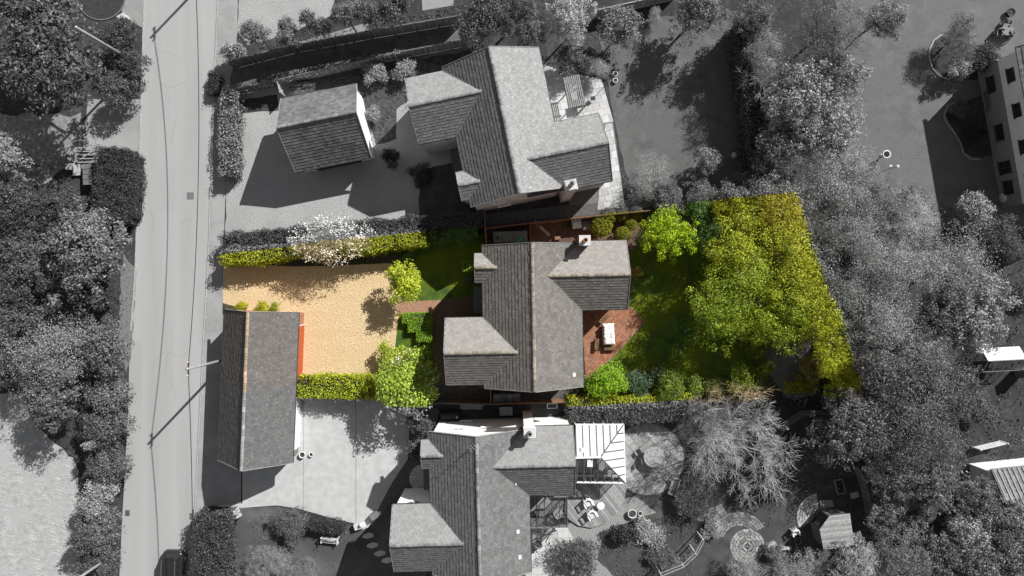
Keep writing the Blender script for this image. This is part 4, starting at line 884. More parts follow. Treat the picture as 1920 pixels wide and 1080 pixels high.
 ('shrub', 'dark bush against the bay of the lower house', 'shrub', 776, 845, 20, 1.8, 'bush', MD, SG_),
 ('shrub', 'rounded shrub on the lower lawn beside the concrete drive', 'shrub', 546, 982, 38, 1.5, 'small', g(0.117), SG_),
 ('grass_clump', 'pale feathery grass clump on the lower lawn', 'plant', 502, 1056, 44, 1.8, 'needle', g(0.260), SG_),
 ('grass_clump', 'second pale grass clump at the bottom of the lower lawn', 'plant', 565, 1078, 36, 1.4, 'needle', g(0.221), SG_),
 ('shrub', 'wide lavender bush below the lean-to glass room', 'shrub', 1080, 1040, 44, 1.4, 'small', g(0.091), SG_),
 ('shrub', 'dark round bush between the shingle and the flower bed', 'shrub', 1168, 1000, 28, 1.5, 'bush', g(.045), SG_),
 ('shrub', 'pale flowering plant patch right of the dark round bush', 'shrub', 1215, 1000, 34, .8, 'bush', g(0.286), SG_),
 ('shrub', 'low bed plant below the pale flower patch', 'shrub', 1240, 1040, 28, .9, 'bush', MD, SG_),
 ('shrub', 'shrub under the bare tree beside the round patio', 'shrub', 1300, 930, 40, 1.4, 'small', MD, SG_),
 ('conifer', 'grey conifer at the bottom edge below the brick circle', 'conifer', 1392, 1078, 44, 2.4, 'needle', LT, SG_),
 ('conifer', 'wide grey conifer at the bottom edge left of the summerhouse', 'conifer', 1500, 1068, 52, 2.6, 'needle', LT, SG_),
 ('shrub', 'small shrub between the brick circle and the garden chair', 'shrub', 1450, 1035, 20, 1.0, 'bush', MDL, SG_),
 ('shrub', 'small leafy shrub at the curved brick path', 'shrub', 1335, 990, 22, .9, 'bush', LT, SG_),
]
for t in TREES: tree(*t)
# blossom on the flowering trees (white petals are parts of the tree)
def blossom(x, y, r, h, col, n, seed, parent=None, sx=1.0, sy=1.0):
    rng = np.random.default_rng(seed); zc = h * .62; p = W(x, y, zc); R = r * (CAMH - zc) / F
    kc = n // 14; d = rng.normal(size=(kc, 3)); d[:, 2] = abs(d[:, 2]) * .8; d /= np.linalg.norm(d, axis=1, keepdims=True); d[:, 0] *= sx; d[:, 1] *= sy
    C0 = d * R * (.45 + .6 * rng.random((kc, 1)) ** .6); C0[:, 2] *= (h - zc) / R * 1.15; ix = np.repeat(np.arange(kc), 14); n = len(ix)
    C = C0[ix] + rng.normal(size=(n, 3)) * np.array([.15, .15, .08])
    me = leaf_mesh('blossom', C + np.array([0, 0, zc]), np.array([0, 0, 1.0]) + rng.normal(size=(n, 3)) * .6, .055 * rng.uniform(.7, 1.4, n), .8, rng.random(n), rng)
    o = link(bpy.data.objects.new('blossom', me), parent); o.color = (*col, 1); return o
for o in list(COL.objects):
    if o.get('label') == 'white flowering small tree at the lower corner of the drive': o.rotation_euler.z = 0; blossom(760, 715, 54, 3.4, (.80, .79, .70), 900, 3, parent=o)
# the tree leaning over the hedge with white flowers on both sides of the plot line
BT = tree('tree', 'white blossoming tree growing through the hedge beside the drive', 'tree', 622, 450, 72, 4.6, 'airy', (.42, .38, .20), 'trees inside the sold plot', ell=.62, rot=0.06, hc=3.0)
blossom(622, 446, 78, 4.4, (.74, .66, .56), 2400, 9, parent=BT, sy=.6)

# ---- hedges
def hedge(label, pts, width, h, col, dens=190, leaf=.055, seed=1, name='hedge', grp='clipped hedges', rough=.14, z=0.0, kindcol=None):
    """a clipped hedge along a line of ground points"""
    rng = np.random.default_rng(seed); P = [W(x, y, h * .5) for x, y in pts]; C = []; N = []; core = MB(); dens = dens * .8; leaf = leaf * 1.15
    for a, b in zip(P[:-1], P[1:]):
        a = Vector((a.x, a.y, 0)); b = Vector((b.x, b.y, 0)); L = (b - a).length; d = (b - a) / L; s = Vector((-d.y, d.x, 0)); w = width
        for face, area in (('t', L * w), ('l', L * h), ('r', L * h), ('e', w * h), ('f', w * h), ('i', L * w * .8)):
            n = int(area * dens); u = rng.random(n); q = rng.random(n)
            if face in 'ti': along, across, up = u * L, (q - .5) * w, np.full(n, h if face == 't' else h * .88); nn = np.array([0, 0, 1.0])
            elif face in 'lr': sg = 1 if face == 'l' else -1; along, across, up = u * L, np.full(n, sg * w / 2), q * h; nn = np.array([s.x * sg, s.y * sg, .25])
            else: sg = 1 if face == 'e' else -1; along, across, up = np.full(n, L if sg > 0 else 0.0), (u - .5) * w, q * h; nn = np.array([d.x * sg, d.y * sg, .25])
            X = np.stack([a.x + d.x * along + s.x * across, a.y + d.y * along + s.y * across, up], axis=1)
            nz = np.array([noise.noise((x * 1.6, y * 1.6, zz * 1.6 + seed)) for x, y, zz in X])
            n2 = np.array([noise.noise((x * .55, y * .55, seed + 9)) for x, y, zz in X])
            X = X + nn * (nz[:, None] * rough * 2.4 + n2[:, None] * rough * 2.0) + rng.normal(size=(n, 3)) * rough * .55
            X[:, 2] = np.maximum(X[:, 2], .02); C.append(X); N.append(nn + rng.normal(size=(n, 3)) * .6 + np.array([0, 0, .2]))
        k = .86; ww = w * k / 2; e = d * .05
        q = [a + e + s * ww, a + e - s * ww, b - e - s * ww, b - e + s * ww]
        core.prism([(p.x, p.y) for p in q], 0, h * .9)
    C = np.concatenate(C); N = np.concatenate(N); o0 = P[0]; t = thing(name, label, 'hedge', (o0.x, o0.y, 0), 0, grp); off = np.array([o0.x, o0.y, 0])
    me = leaf_mesh('foliage', C - off, N, leaf * rng.uniform(.7, 1.35, len(C)), .6, rng.random(len(C)), rng)
    f = link(bpy.data.objects.new('foliage', me), t); f.color = (*col, 1)
    core.build('branches', M('hedge_inside', (.03, .035, .012), .02, scale=6) if 'hedge_inside' not in bpy.data.materials else bpy.data.materials['hedge_inside'], t, T=Matrix.Translation((-o0.x, -o0.y, 0)))
    return t
YG = (.30, .34, .012)
hedge('long clipped hedge along the upper side of the coloured drive', [(426, 484), (560, 470), (700, 458), (800, 447)], 1.25, 2.3, YG, seed=1)
hedge('dark green hedge piece continuing the drive hedge towards the house', [(800, 445), (895, 435)], 1.0, 1.6, (.10, .18, .03), seed=2)
hedge('dark grey hedge on the neighbour side of the coloured drive hedge', [(424, 455), (560, 441), (700, 428), (905, 412)], 1.15, 1.9, g(.07), seed=15)
hedge('bright clipped hedge between the orange door and the flowering tree', [(566, 722), (705, 726)], 1.8, 2.0, (.30, .36, .012), seed=3)
hedge('bright clipped hedge along the lower boundary below the laurel', [(1064, 753), (1170, 755), (1290, 748)], .9, 1.6, (.30, .34, .015), seed=4)
hedge('dark grey hedge on the neighbour side of the lower boundary', [(1064, 778), (1170, 779), (1290, 774)], 1.1, 1.6, g(.09), seed=16)
hedge('tall clipped hedge beside the upper gravel drive and the pavement', [(435, 176), (434, 250), (434, 332)], 1.35, 1.7, g(0.221), seed=5)
hedge('big dark clipped hedge beside the road below the concrete driveway', [(222, 282), (216, 350), (218, 420)], 2.6, 2.2, g(.055), seed=6)
hedge('low dark hedge strip between the big hedge and the left kerb', [(250, 292), (246, 410)], 1.1, 1.6, g(.055), seed=7)
hedge('tall dark hedge beside the parked car at the bottom', [(405, 962), (398, 1100)], 2.9, 2.3, g(.075), seed=8)
hedge('very tall shady hedge between the rear lawn and the bright tree line', [(1388, 48), (1402, 180), (1420, 330)], 1.5, 2.8, g(.085), seed=9, dens=110, leaf=.07)
hedge('box hedge strip along the lower edge of the brick path', [(755, 597), (810, 595)], .85, .7, (.19, .34, .012), seed=10, rough=.05, leaf=.04, dens=320)
hedge('box hedge block filling the middle of the front wedge', [(766, 613), (810, 612)], .9, .72, (.19, .35, .012), seed=11, rough=.05, leaf=.04, dens=320)
hedge('small box hedge block at the tip of the front wedge', [(782, 630), (810, 631)], .9, .68, (.17, .32, .012), seed=17, rough=.05, leaf=.04, dens=320)
hedge('small clipped box hedge in front of the bay', [(877, 489), (878, 508)], .85, 1.2, (.20, .30, .015), seed=12, rough=.05, leaf=.04, dens=320)
hedge('curved clipped hedge behind the white garden bench', [(582, 978), (600, 984), (622, 988), (645, 988)], .85, 1.15, g(.05), seed=13, leaf=.04, dens=320)
hedge('scruffy dark hedge at the road end of the lane', [(403, 140), (402, 178)], .9, .9, g(.04), seed=14)

# ---- bare tree
def bare_tree(label, x, y, r, h, seed, levels=5):
    rnd = random.Random(seed); p = W(x, y, h * .6); R = r * (CAMH - h * .6) / F; t = thing('bare_tree', label, 'tree', (p.x, p.y, 0)); tr = MB(); br = MB()
    def grow(s, d, L, rad, lv):
        pts = [s]; rr = [rad]; n = 3; q = s.copy(); dd = d.copy()
        for i in range(n):
            dd = (dd + Vector((rnd.gauss(0, .17), rnd.gauss(0, .17), rnd.gauss(.02, .10)))).normalized(); q = q + dd * L / n; pts.append(q.copy()); rr.append(rad * (1 - .5 * (i + 1) / n))
        (tr if lv >= levels - 1 else br).tube(pts, rr, 6 if lv >= levels - 1 else (4 if lv > 1 else 3), caps=False)
        if lv <= 0: return
        k = 4 if lv > 1 else 11
        for i in range(k):
            j = rnd.randint(1, n); a = pts[j]; ax = Vector((rnd.gauss(0, 1), rnd.gauss(0, 1), rnd.gauss(0, .55)))
            nd = (dd * .75 + ax.normalized() * .72).normalized()
            if nd.z < -.15: nd.z *= -.5
            grow(a, nd, L * rnd.uniform(.58, .82), max(.010, rr[j] * .68), lv - 1)
    tr.tube([(0, 0, -.05), (.1, 0, h * .16), (0, .1, h * .3)], [.2, .16, .15], 8)
    for i in range(7):
        a = 2 * math.pi * (i + rnd.random() * .5) / 7; e = rnd.uniform(.25, .8); grow(Vector((0, .1, h * .27)), Vector((math.cos(a), math.sin(a), e)).normalized(), R * .42, .07, levels - 1)
    tr.build('trunk', BARKP, t); br.build('branches', BARKP, t); return t
bare_tree('pale leafless tree with spreading twigs below the plot boundary', 1385, 832, 138, 6.2, 5)

bare_tree('thin branched leafless tree behind the tall shady hedge', 1462, 118, 92, 8.5, 11, levels=4)
# ------------------------------------------------------------------ fences
_pan = {}
def panel_mesh(mat, L, h, nb, seed):
    rnd = random.Random(seed); m = MB(); w = L / nb
    for k in range(nb):
        o = .012 * (k % 2) + rnd.uniform(-.003, .003); m.box(-.012 + o, .012 + o, -L / 2 + k * w + .003, -L / 2 + (k + 1) * w + .012, .06, h + rnd.uniform(-.01, .01), rnd.random())
    for z in (.3, h * .55, h - .2): m.box(-.06, -.014, -L / 2, L / 2, z - .04, z + .04, .4)
    o = m.build('panel', mat); me = o.data; bpy.data.objects.remove(o); return me
def fence(label, pts, h, mat, name='fence', z=None, postmat=None, grp='garden fences', cap=True):
    P = [W(x, y, 0) for x, y in pts]; t = thing(name, label, 'fence', P[0], 0, grp); o = P[0]; k = 0
    for a, b in zip(P[:-1], P[1:]):
        n = max(1, round((b - a).length / 1.83)); d = (b - a) / n; ang = math.atan2(-d.x, d.y)
        key = (mat.name, round(d.length, 2), h)
        if key not in _pan: _pan[key] = [panel_mesh(mat, d.length - .1, h - .05, 14, s) for s in (1, 2)]
        for i in range(n):
            c = a + d * (i + .5) - o; p = link(bpy.data.objects.new('panel', _pan[key][k % 2]), t); p.location = c; p.rotation_euler = (0, 0, ang); k += 1
            if cap: box('top_rail', (.09, d.length - .1, .035), (c.x, c.y, h + .0), mat, t, ang)
        for i in range(n + (b is P[-1])):
            q = a + d * i - o; box('post', (.1, .1, h + .12), (q.x, q.y, (h + .12) / 2 - .03), postmat or mat, t, ang)
    return t
FG = M('grey_fence_timber', .22, .14, scale=4, detail=7, vamp=.3, bump=.2)
fence('upper close boarded fence along the lane behind the slender trees', [(442, 128), (560, 98), (700, 72), (866, 44)], 1.8, FG)
fence('second fence along the lane with creeper on its top', [(446, 178), (530, 160), (640, 135), (760, 108), (890, 84)], 1.6, FG)
fence('short cross fence beside the detached garage', [(530, 160), (536, 182)], 1.5, WOODP)
fence('pale fence at the top edge above the rear lawn', [(1118, 32), (1190, 16), (1260, 0)], 1.6, WOODP)
fence('brown fence between the tilted house and the coloured side yard', [(912, 432), (1000, 421), (1110, 409), (1210, 399)], 1.7, WOODR)
fence('short grey fence running up to the coloured house from the shrubs', [(908, 396), (913, 458)], 1.7, WOODR)
fence('brown fence between the coloured house and the lower house', [(820, 750), (920, 752), (1056, 748)], 1.7, WOODR)
fence('small cross fence beside the wheelie bins', [(921, 724), (921, 750)], 1.6, WOODR)
fence('short inner fence dividing the brown side yard', [(993, 420), (994, 452)], 1.5, WOODR)
fence('dark fence left of the summerhouse along the kitchen garden', [(1598, 872), (1612, 910), (1622, 960)], 1.5, FG)
fence('dark diagonal fence below the lower right plot corner', [(1452, 800), (1500, 770), (1540, 770)], 1.5, FG)
# creeper on the second fence
def creeper(label, pts, n, col, seed, z, wd=.18, leaf=.06, name='creeper', cat='creeper', jz=.12):
    rng = np.random.default_rng(seed); P = [W(x, y, 0) for x, y in pts]; o = P[0]; C = []
    for a, b in zip(P[:-1], P[1:]):
        k = int(n * (b - a).length); u = rng.random(k)
        nz = np.array([noise.noise((q * (b - a).length * .9, seed, 0)) for q in u]); keep = nz > -.25; u = u[keep]; k = len(u)
        C.append(np.stack([a.x + (b.x - a.x) * u + rng.normal(size=k) * wd, a.y + (b.y - a.y) * u + rng.normal(size=k) * wd, z + rng.normal(size=k) * jz], axis=1))
    C = np.concatenate(C) - np.array([o.x, o.y, 0]); me = leaf_mesh(name, C, np.array([0, 0, 1.0]) + rng.normal(size=(len(C), 3)) * .5, leaf * rng.uniform(.7, 1.4, len(C)), .7, rng.random(len(C)), rng)
    ob = link(bpy.data.objects.new(name, me)); ob.location = (o.x, o.y, 0); ob.color = (*col, 1); return prop(ob, label, cat)
creeper('thin creeper along the top of the second lane fence', [(446, 178), (530, 160), (640, 135), (760, 108)], 26, g(.20), 3, 1.6)
creeper('creeper trailing over the pergola below the lean-to', [(1048, 1000), (1040, 1020), (1050, 996)], 40, g(.14), 4, 1.9)

# ---- ground cover: nobody could count it
def inpoly(p, P):
    c = False; j = len(P) - 1
    for i in range(len(P)):
        if (P[i][1] > p[1]) != (P[j][1] > p[1]) and p[0] < (P[j][0] - P[i][0]) * (p[1] - P[i][1]) / (P[j][1] - P[i][1]) + P[i][0]: c = not c
        j = i
    return c
def cover(name, label, pts, dens, h, col, seed, leaf=.07, aspect=.5, patch=-.1, f=.8):
    rng = np.random.default_rng(seed); P = px(pts); xs = [p[0] for p in P]; ys = [p[1] for p in P]
    A = (max(xs) - min(xs)) * (max(ys) - min(ys)); n = int(A * dens); X = rng.random((n, 2)) * np.array([max(xs) - min(xs), max(ys) - min(ys)]) + np.array([min(xs), min(ys)]); keep = []; Z = []
    for x, y in X:
        q = noise.noise((x * f, y * f, seed))
        if q > patch and inpoly((x, y), P): keep.append((x, y)); Z.append(q)
    if not keep: return
    K = np.array(keep); Z = np.array(Z); k = len(K)
    C = np.column_stack([K, np.maximum(.02, h * (.25 + (Z - patch)) * rng.random(k) * 1.2)])
    me = leaf_mesh(name, C, np.array([0, 0, .7]) + rng.normal(size=(k, 3)) * .6, leaf * rng.uniform(.6, 1.5, k), aspect, rng.random(k), rng)
    o = link(bpy.data.objects.new(name, me)); o.color = (*col, 1); return prop(o, label, None, None, 'stuff')
cover('undergrowth', 'dark undergrowth below the western trees', [(0, 300), (150, 300), (235, 420), (240, 560), (220, 700), (200, 1080), (150, 1080), (140, 860), (40, 730), (0, 730)], 26, .5, g(.07), 1)
cover('undergrowth', 'leafy undergrowth under the eastern wood', [(1400, 330), (1640, 360), (1920, 420), (1920, 1080), (1640, 1080), (1600, 760), (1500, 600)], 16, .5, g(.07), 2, leaf=.1)
cover('undergrowth', 'green undergrowth beneath the trees of the sold plot', [(1210, 400), (1500, 380), (1600, 742), (1280, 742), (1300, 600), (1220, 470)], 18, .4, (.13, .17, .012), 3, leaf=.08, patch=.05)
cover('bed_plants', 'mixed low planting along the upper bed behind the detached garage', [(560, 140), (770, 104), (830, 128), (745, 205), (700, 270), (672, 165)], 40, .35, g(.11), 4, patch=.0)
cover('bed_plants', 'mixed flowers in the lower garden bed', [(1120, 1010), (1200, 975), (1300, 960), (1330, 1000), (1290, 1080), (1130, 1080)], 60, .3, g(.15), 5, leaf=.055)
cover('bed_plants', 'rough planting below the bare tree', [(1280, 780), (1480, 780), (1460, 960), (1290, 930)], 30, .3, g(.06), 6)
cover('bed_plants', 'planting under the slender trees beside the fence', [(445, 95), (620, 60), (860, 10), (860, 34), (700, 62), (560, 90), (460, 118)], 60, .5, g(.09), 7)
cover('bed_plants', 'scattered weeds on the lane', [(430, 140), (860, 52), (890, 74), (450, 180)], 30, .25, g(.06), 8)
cover('bed_plants', 'small plants in the right lawn beds', [(1766, 68), (1746, 100), (1776, 147), (1830, 150), (1850, 90)], 40, .3, g(.08), 9)
cover('bed_plants', 'low plants along the house wall above the plot', [(980, 372), (1100, 352), (1100, 362), (985, 384)], 60, .3, g(.10), 10)
cover('bed_plants', 'low planting along the lower edge of the rear lawn', [(1170, 690), (1440, 700), (1440, 745), (1180, 748)], 50, .35, (.12, .16, .02), 11, patch=.0)
cover('bed_plants', 'front bed plants on the lower lawn', [(470, 960), (560, 955), (700, 1000), (690, 1080), (440, 1080)], 34, .25, g(.11), 12, patch=.05)
cover('bed_plants', 'garden plants beside the kitchen garden path', [(1560, 870), (1580, 870), (1600, 960), (1566, 960)], 60, .3, g(.14), 13)
cover('lawn_tufts', 'longer grass tufts on the coloured lawns', [(735, 490), (905, 440), (905, 600), (700, 706)], 30, .07, (.20, .23, .01), 14, leaf=.05, aspect=.3, patch=.0)
cover('leaf_litter', 'scattered dead leaves and weeds along the edges of the gravel drive', [(420, 497), (740, 497), (748, 560), (740, 660), (700, 704), (640, 704), (700, 640), (720, 540), (420, 520)], 14, .03, (.20, .17, .06), 21, leaf=.05, patch=.0)
cover('lawn_tufts', 'longer grass tufts on the shaded rear lawn', [(1110, 470), (1300, 440), (1440, 430), (1460, 600), (1420, 735), (1180, 740), (1208, 603)], 36, .08, (.11, .21, .016), 22, leaf=.06, aspect=.3, patch=-.15, f=1.6)
cover('bed_plants', 'low scrub on the dark ground left of the summerhouse', [(1420, 800), (1560, 800), (1560, 930), (1480, 1000), (1420, 980)], 40, .2, g(.10), 23, patch=-.05)
cover('lawn_tufts', 'rough tufts on the grey lawn behind the tilted house', [(1150, 80), (1380, 50), (1400, 330), (1190, 380)], 16, .06, g(.13), 24, leaf=.06, aspect=.3, patch=-.05, f=1.2)
cover('lawn_tufts', 'short tufts on the right lawn beside the cottage', [(1600, 20), (1740, 20), (1745, 200), (1720, 370), (1640, 360), (1600, 200)], 18, .05, g(.16), 25, leaf=.06, aspect=.3, patch=-.05, f=1.2)
cover('lawn_tufts', 'rough tufts on the lower front lawn', [(430, 960), (690, 1000), (760, 900), (730, 1080), (430, 1080)], 24, .06, g(.12), 26, leaf=.06, aspect=.3, patch=-.1, f=1.2)
cover('fallen_leaves', 'fallen leaves and pale flecks on the garden behind the trellis', [(1290, 960), (1400, 960), (1440, 1080), (1330, 1080)], 40, .04, g(.14), 27, leaf=.05, patch=-.1)  # flat leaf flecks in one tone, thinned by noise
cover('dry_litter', 'pale twigs and litter on the slate path', [(1415, 640), (1450, 612), (1520, 640), (1530, 735), (1470, 745)], 60, .05, (.40, .31, .20), 15, leaf=.08, aspect=.15, patch=-.3)

# ------------------------------------------------------------------ poles and cable
def pole(label, base, h, lean=(0, 0), arm=True, r=.13):
    t = thing('utility_pole', label, 'utility pole', base); top = Vector((lean[0], lean[1], h))
    m = MB(); m.tube([(0, 0, -.1), top * .5, top], [r, r * .88, r * .75], 10); m.build('shaft', POLEM, t, smooth=True)
    if arm:
        beam('crossarm', top + Vector((-.05, -.55, -.35)), top + Vector((-.05, .55, -.35)), .09, .11, WOOD, t)
        for s in (-.5, .5): m = MB(); m.lathe([(.05, 0), (.06, .06), (.03, .1), (.05, .16), (.02, .18)], (top.x - .05, top.y + s, top.z - .3), 8); m.build('insulator', OFFW, t)
    m = MB(); m.lathe([(r * .82, 0), (r * .82, .03), (.02, .10)], tuple(top), 10); m.build('cap', METAL, t)
    return t
PA, PB, PC = Vector(cpx(436 - 960, -90 - 540)), Vector(cpx(431 - 960, 672 - 540)), Vector(cpx(425 - 960, 1440 - 540))
pole('tall utility pole rising behind the shared garage roof', PB, 7.8)
pole('utility pole beyond the top edge whose shadow crosses the road', PA, 7.8)
pole('utility pole standing in the shrubs below the broad corner tree', W(258, 120), 8.2, arm=False, lean=(-.1, .05))
pole('leaning utility pole at the foot of the lower left hedgerow', W(222, 1034), 7.5, arm=False)
def cable(label, a, b, sag, r=.03):
    pts = []
    for i in range(41):
        t = i / 40; p = a.lerp(b, t); p.z -= sag * 4 * t * (1 - t); pts.append(p)
    m = MB(); m.tube(pts, [r] * 41, 5); prop(m.build('overhead_cable', DARK), label, 'cable')
cable('overhead cable over the road above the shared garage pole', PA + Vector((0, 0, 7.6)), PB + Vector((0, 0, 7.6)), 1.5)
cable('overhead cable over the road below the shared garage pole', PB + Vector((0, 0, 7.6)), PC + Vector((0, 0, 7.6)), 1.0)

# ------------------------------------------------------------------ parked car (tail towards the top of the picture)
def car(label, loc, rz):
    t = thing('parked_car', label, 'car', loc, rz); L = 4.3
    st = [(0, .62, .45, .62), (.06, .78, .32, .86), (.25, .86, .25, .98), (.9, .90, .22, 1.0), (2.4, .90, .22, .98), (3.2, .88, .22, .95), (3.9, .83, .25, .86), (4.2, .72, .32, .74), (4.3, .58, .42, .62)]
    V = []; Fc = []; n = 10
    for y, hw, z0, z1 in st:
        zs = (z1 - z0); sec = [(-hw * .86, z0), (-hw, z0 + zs * .3), (-hw, z0 + zs * .65), (-hw * .93, z0 + zs * .92), (-hw * .78, z1), (hw * .78, z1), (hw * .93, z0 + zs * .92), (hw, z0 + zs * .65), (hw, z0 + zs * .3), (hw * .86, z0)]
        V += [(x, -y, z) for x, z in sec]
    for i in range(len(st) - 1):
        for k in range(n): Fc.append((i * n + k, i * n + (k + 1) % n, (i + 1) * n + (k + 1) % n, (i + 1) * n + k))
    Fc.append(tuple(range(n - 1, -1, -1))); Fc.append(tuple((len(st) - 1) * n + k for k in range(n)))
    mesh_obj('body', V, Fc, CARP, t, True)
    def cab(ys, hws, z0, z1s, name, mat, par):
        V = []
        for (y, hw, z) in zip(ys, hws, z1s): V += [(-hw, -y, z), (hw, -y, z)]
        return V
    b = [(.16, .78), (2.95, .80)]; r_ = [(.48, .60), (2.25, .62)]; z0, z1 = .95, 1.52
    V = [(-b[0][1], -b[0][0], z0), (b[0][1], -b[0][0], z0), (b[1][1], -b[1][0], z0), (-b[1][1], -b[1][0], z0), (-r_[0][1], -r_[0][0], z1), (r_[0][1], -r_[0][0], z1), (r_[1][1], -r_[1][0], z1), (-r_[1][1], -r_[1][0], z1)]
    cb = mesh_obj('cabin', V, BOXF, CARP, t); bv = cb.modifiers.new('bevel', 'BEVEL'); bv.width = .10; bv.segments = 3
    m = MB(); m.prism([(-.60, -.46), (.60, -.46), (.63, -1.3), (.61, -2.26), (-.61, -2.26), (-.63, -1.3)], z1, z1 + .035); rf = m.build('roof', CARP, t)
    for s in (-1, 1): m = MB(); m.tube([(s * .56, -.55, z1 + .05), (s * .575, -1.3, z1 + .085), (s * .56, -2.1, z1 + .05)], [.022] * 3, 6); m.build('roof_rail', CHROME, rf)
    def pane(name, q, off):
        q = [Vector(p) for p in q]; nn = (q[1] - q[0]).cross(q[3] - q[0]).normalized() * off
        mesh_obj(name, [p + nn * .2 for p in q] + [p + nn for p in q], BOXF, DARKG, t)
    lerp = lambda a, c, u: Vector(a).lerp(Vector(c), u)
    for nm, i, j in (('rear_window', 0, 1), ('side_window', 1, 2), ('windscreen', 2, 3), ('side_window', 3, 0)):
        A, B, Cc, Dd = V[i], V[j], V[j + 4], V[i + 4]
        bl = lambda u, w: lerp(lerp(A, B, u), lerp(Dd, Cc, u), w)
        pane(nm, [bl(.06, .12), bl(.94, .12), bl(.94, .92), bl(.06, .92)], .02)
    for s in (-1, 1):
        for y in (.85, 3.45):
            m = MB(); R = Matrix.Translation((s * .80, -y, .33)) @ Matrix.Rotation(math.pi / 2, 4, 'Y'); m.lathe([(.2, -.11), (.31, -.1), (.33, 0), (.31, .1), (.2, .11)], (0, 0, 0), 18); w = m.build('wheel', TYRE, t, T=R)
            m = MB(); m.lathe([(.2, -.115), (.2, .115)], (0, 0, 0), 12); m.build('rim', METAL, w, T=R)
        box('mirror', (.2, .12, .13), (s * .98, -2.55, 1.02), CARP, t); box('tail_light', (.18, .05, .16), (s * .66, -.05, .78), REDL, t); box('headlight', (.26, .08, .12), (s * .6, -4.2, .7), CHROME, t)
    m = MB(); m.box(-.5, .5, -.5, -.34, 1.5, 1.54); m.build('spoiler', CARP, t)
car('dark estate car parked half on the kerb beside the tall hedge', W(333, 1026), math.radians(-2))

# ------------------------------------------------------------------ glass rooms of the lower house
def wl3(pts): return [W(x, y, z) for x, y, z in pts]
def glazed(label, base, z0, floorc):
    t = thing('conservatory', label, 'conservatory', base); return t
def pane_obj(t, name, quad, mat, th=.02):
    o = t.location; q = [Vector(p) - o for p in quad]; nn = (q[1] - q[0]).cross(q[-1] - q[0]).normalized()
    if nn.z < 0: nn = -nn; q = q[::-1]
    n = len(q); V = [p for p in q] + [p + nn * th for p in q]
    return mesh_obj(name, V, [tuple(range(n - 1, -1, -1)), tuple(range(n, 2 * n))] + [(i, (i + 1) % n, (i + 1) % n + n, i + n) for i in range(n)], mat, t)
cs = thing('conservatory', 'hipped white conservatory on the rear wing of the lower house', 'conservatory', W(1125, 850))
A, B, C_, D_ = W(1079, 796, 2.3), W(1169, 796, 2.3), W(1172, 905, 2.3), W(1081, 904, 2.3); R0, R1 = W(1076, 858, 3.2), W(1126, 857, 3.2)
def strips(t, e0, e1, r0, r1, n, mat, bar=WHITE, skip=()):
    for k in range(n):
        a = e0.lerp(e1, (k + .03) / n); b = e0.lerp(e1, (k + .97) / n); c = r0.lerp(r1, (k + .97) / n); d = r0.lerp(r1, (k + .03) / n)
        q = [a, b, c, d] if (c - d).length > .02 else [a, b, c]
        pane_obj(t, 'roof_pane', q, mat)
    for k in range(n + 1): beam('glazing_bar', e0.lerp(e1, k / n) - t.location + Vector((0, 0, .04)), r0.lerp(r1, k / n) - t.location + Vector((0, 0, .04)), .05, .06, bar, t)
def roof_face(t, face, n, along, mat, bar):
    '''a glazed roof face cut into strips that run up the slope; face: 3-D corners'''
    P = [Vector(p) for p in face]; nn = (P[1] - P[0]).cross(P[-1] - P[0]).normalized(); zf = lambda x, y: P[0].z - (nn.x * (x - P[0].x) + nn.y * (y - P[0].y)) / nn.z
    a = Vector((along[1].x - along[0].x, along[1].y - along[0].y)); L = a.length; a /= L; u = Vector((-a.y, a.x)); o = along[0]; poly = [(p.x, p.y) for p in P]
    for k in range(n):
        def strip(s0, s1): return clip_convex([(o.x + a.x * s + u.x * w, o.y + a.y * s + u.y * w) for s, w in ((s0, -9), (s1, -9), (s1, 9), (s0, 9))], poly)
        q = strip(L * k / n + .03, L * (k + 1) / n - .03)
        if len(q) > 2: pane_obj(t, 'roof_pane', [Vector((x, y, zf(x, y))) for x, y in q], mat)
        q = strip(L * k / n - .04, L * k / n + .04)
        if len(q) > 2: pane_obj(t, 'glazing_bar', [Vector((x, y, zf(x, y) + .004)) for x, y in q], bar, .05)
BARM = M('grey_glazing_bar', .10, .08, rough=.5)
roof_face(cs, [A, B, R1, R0], 7, (A, B), GLAREW, BARM); roof_face(cs, [B, C_, R1], 7, (B, C_), GLAREW, BARM); roof_face(cs, [C_, D_, R0, R1], 7, (D_, C_), GLASSR, BARM)  # two bright faces painted white for glare; same glass all round
for e in (B, C_): beam('hip_bar', R1 - cs.location + Vector((0, 0, .05)), e - cs.location + Vector((0, 0, .05)), .08, .08, BARM, cs)
beam('ridge_bar', R0 - cs.location + Vector((0, 0, .06)), R1 - cs.location + Vector((0, 0, .06)), .12, .1, WHITE, cs)
for a, b in ((A, B), (B, C_), (C_, D_)):
    beam('eaves_beam', a - cs.location, b - cs.location, .12, .12, WHITE, cs)
    n = 5
    for k in range(n):
        p = a.lerp(b, (k + .04) / n); q = a.lerp(b, (k + .96) / n); lo = Vector((0, 0, -1.75)); pane_obj(cs, 'wall_pane', [p + lo, q + lo, q + Vector((0, 0, -.08)), p + Vector((0, 0, -.08))], GLASSR)
        beam('mullion', a.lerp(b, k / n) - cs.location, a.lerp(b, k / n) - cs.location + Vector((0, 0, -2.3)), .06, .06, WHITE, cs)
    p = a.lerp(b, .5) - cs.location; d = b - a; box('dwarf_wall', (.18, d.length, .55), (p.x, p.y, .27), WALLW, cs, math.atan2(-d.x, d.y))
for a, e, f in ((W(1094, 846, 3.0), .52, .62), (W(1106, 868, 3.0), .45, .6)):
    p = a - cs.location; box('roof_vent', (e, f, .08), (p.x, p.y, p.z + .08), OFFW, cs)
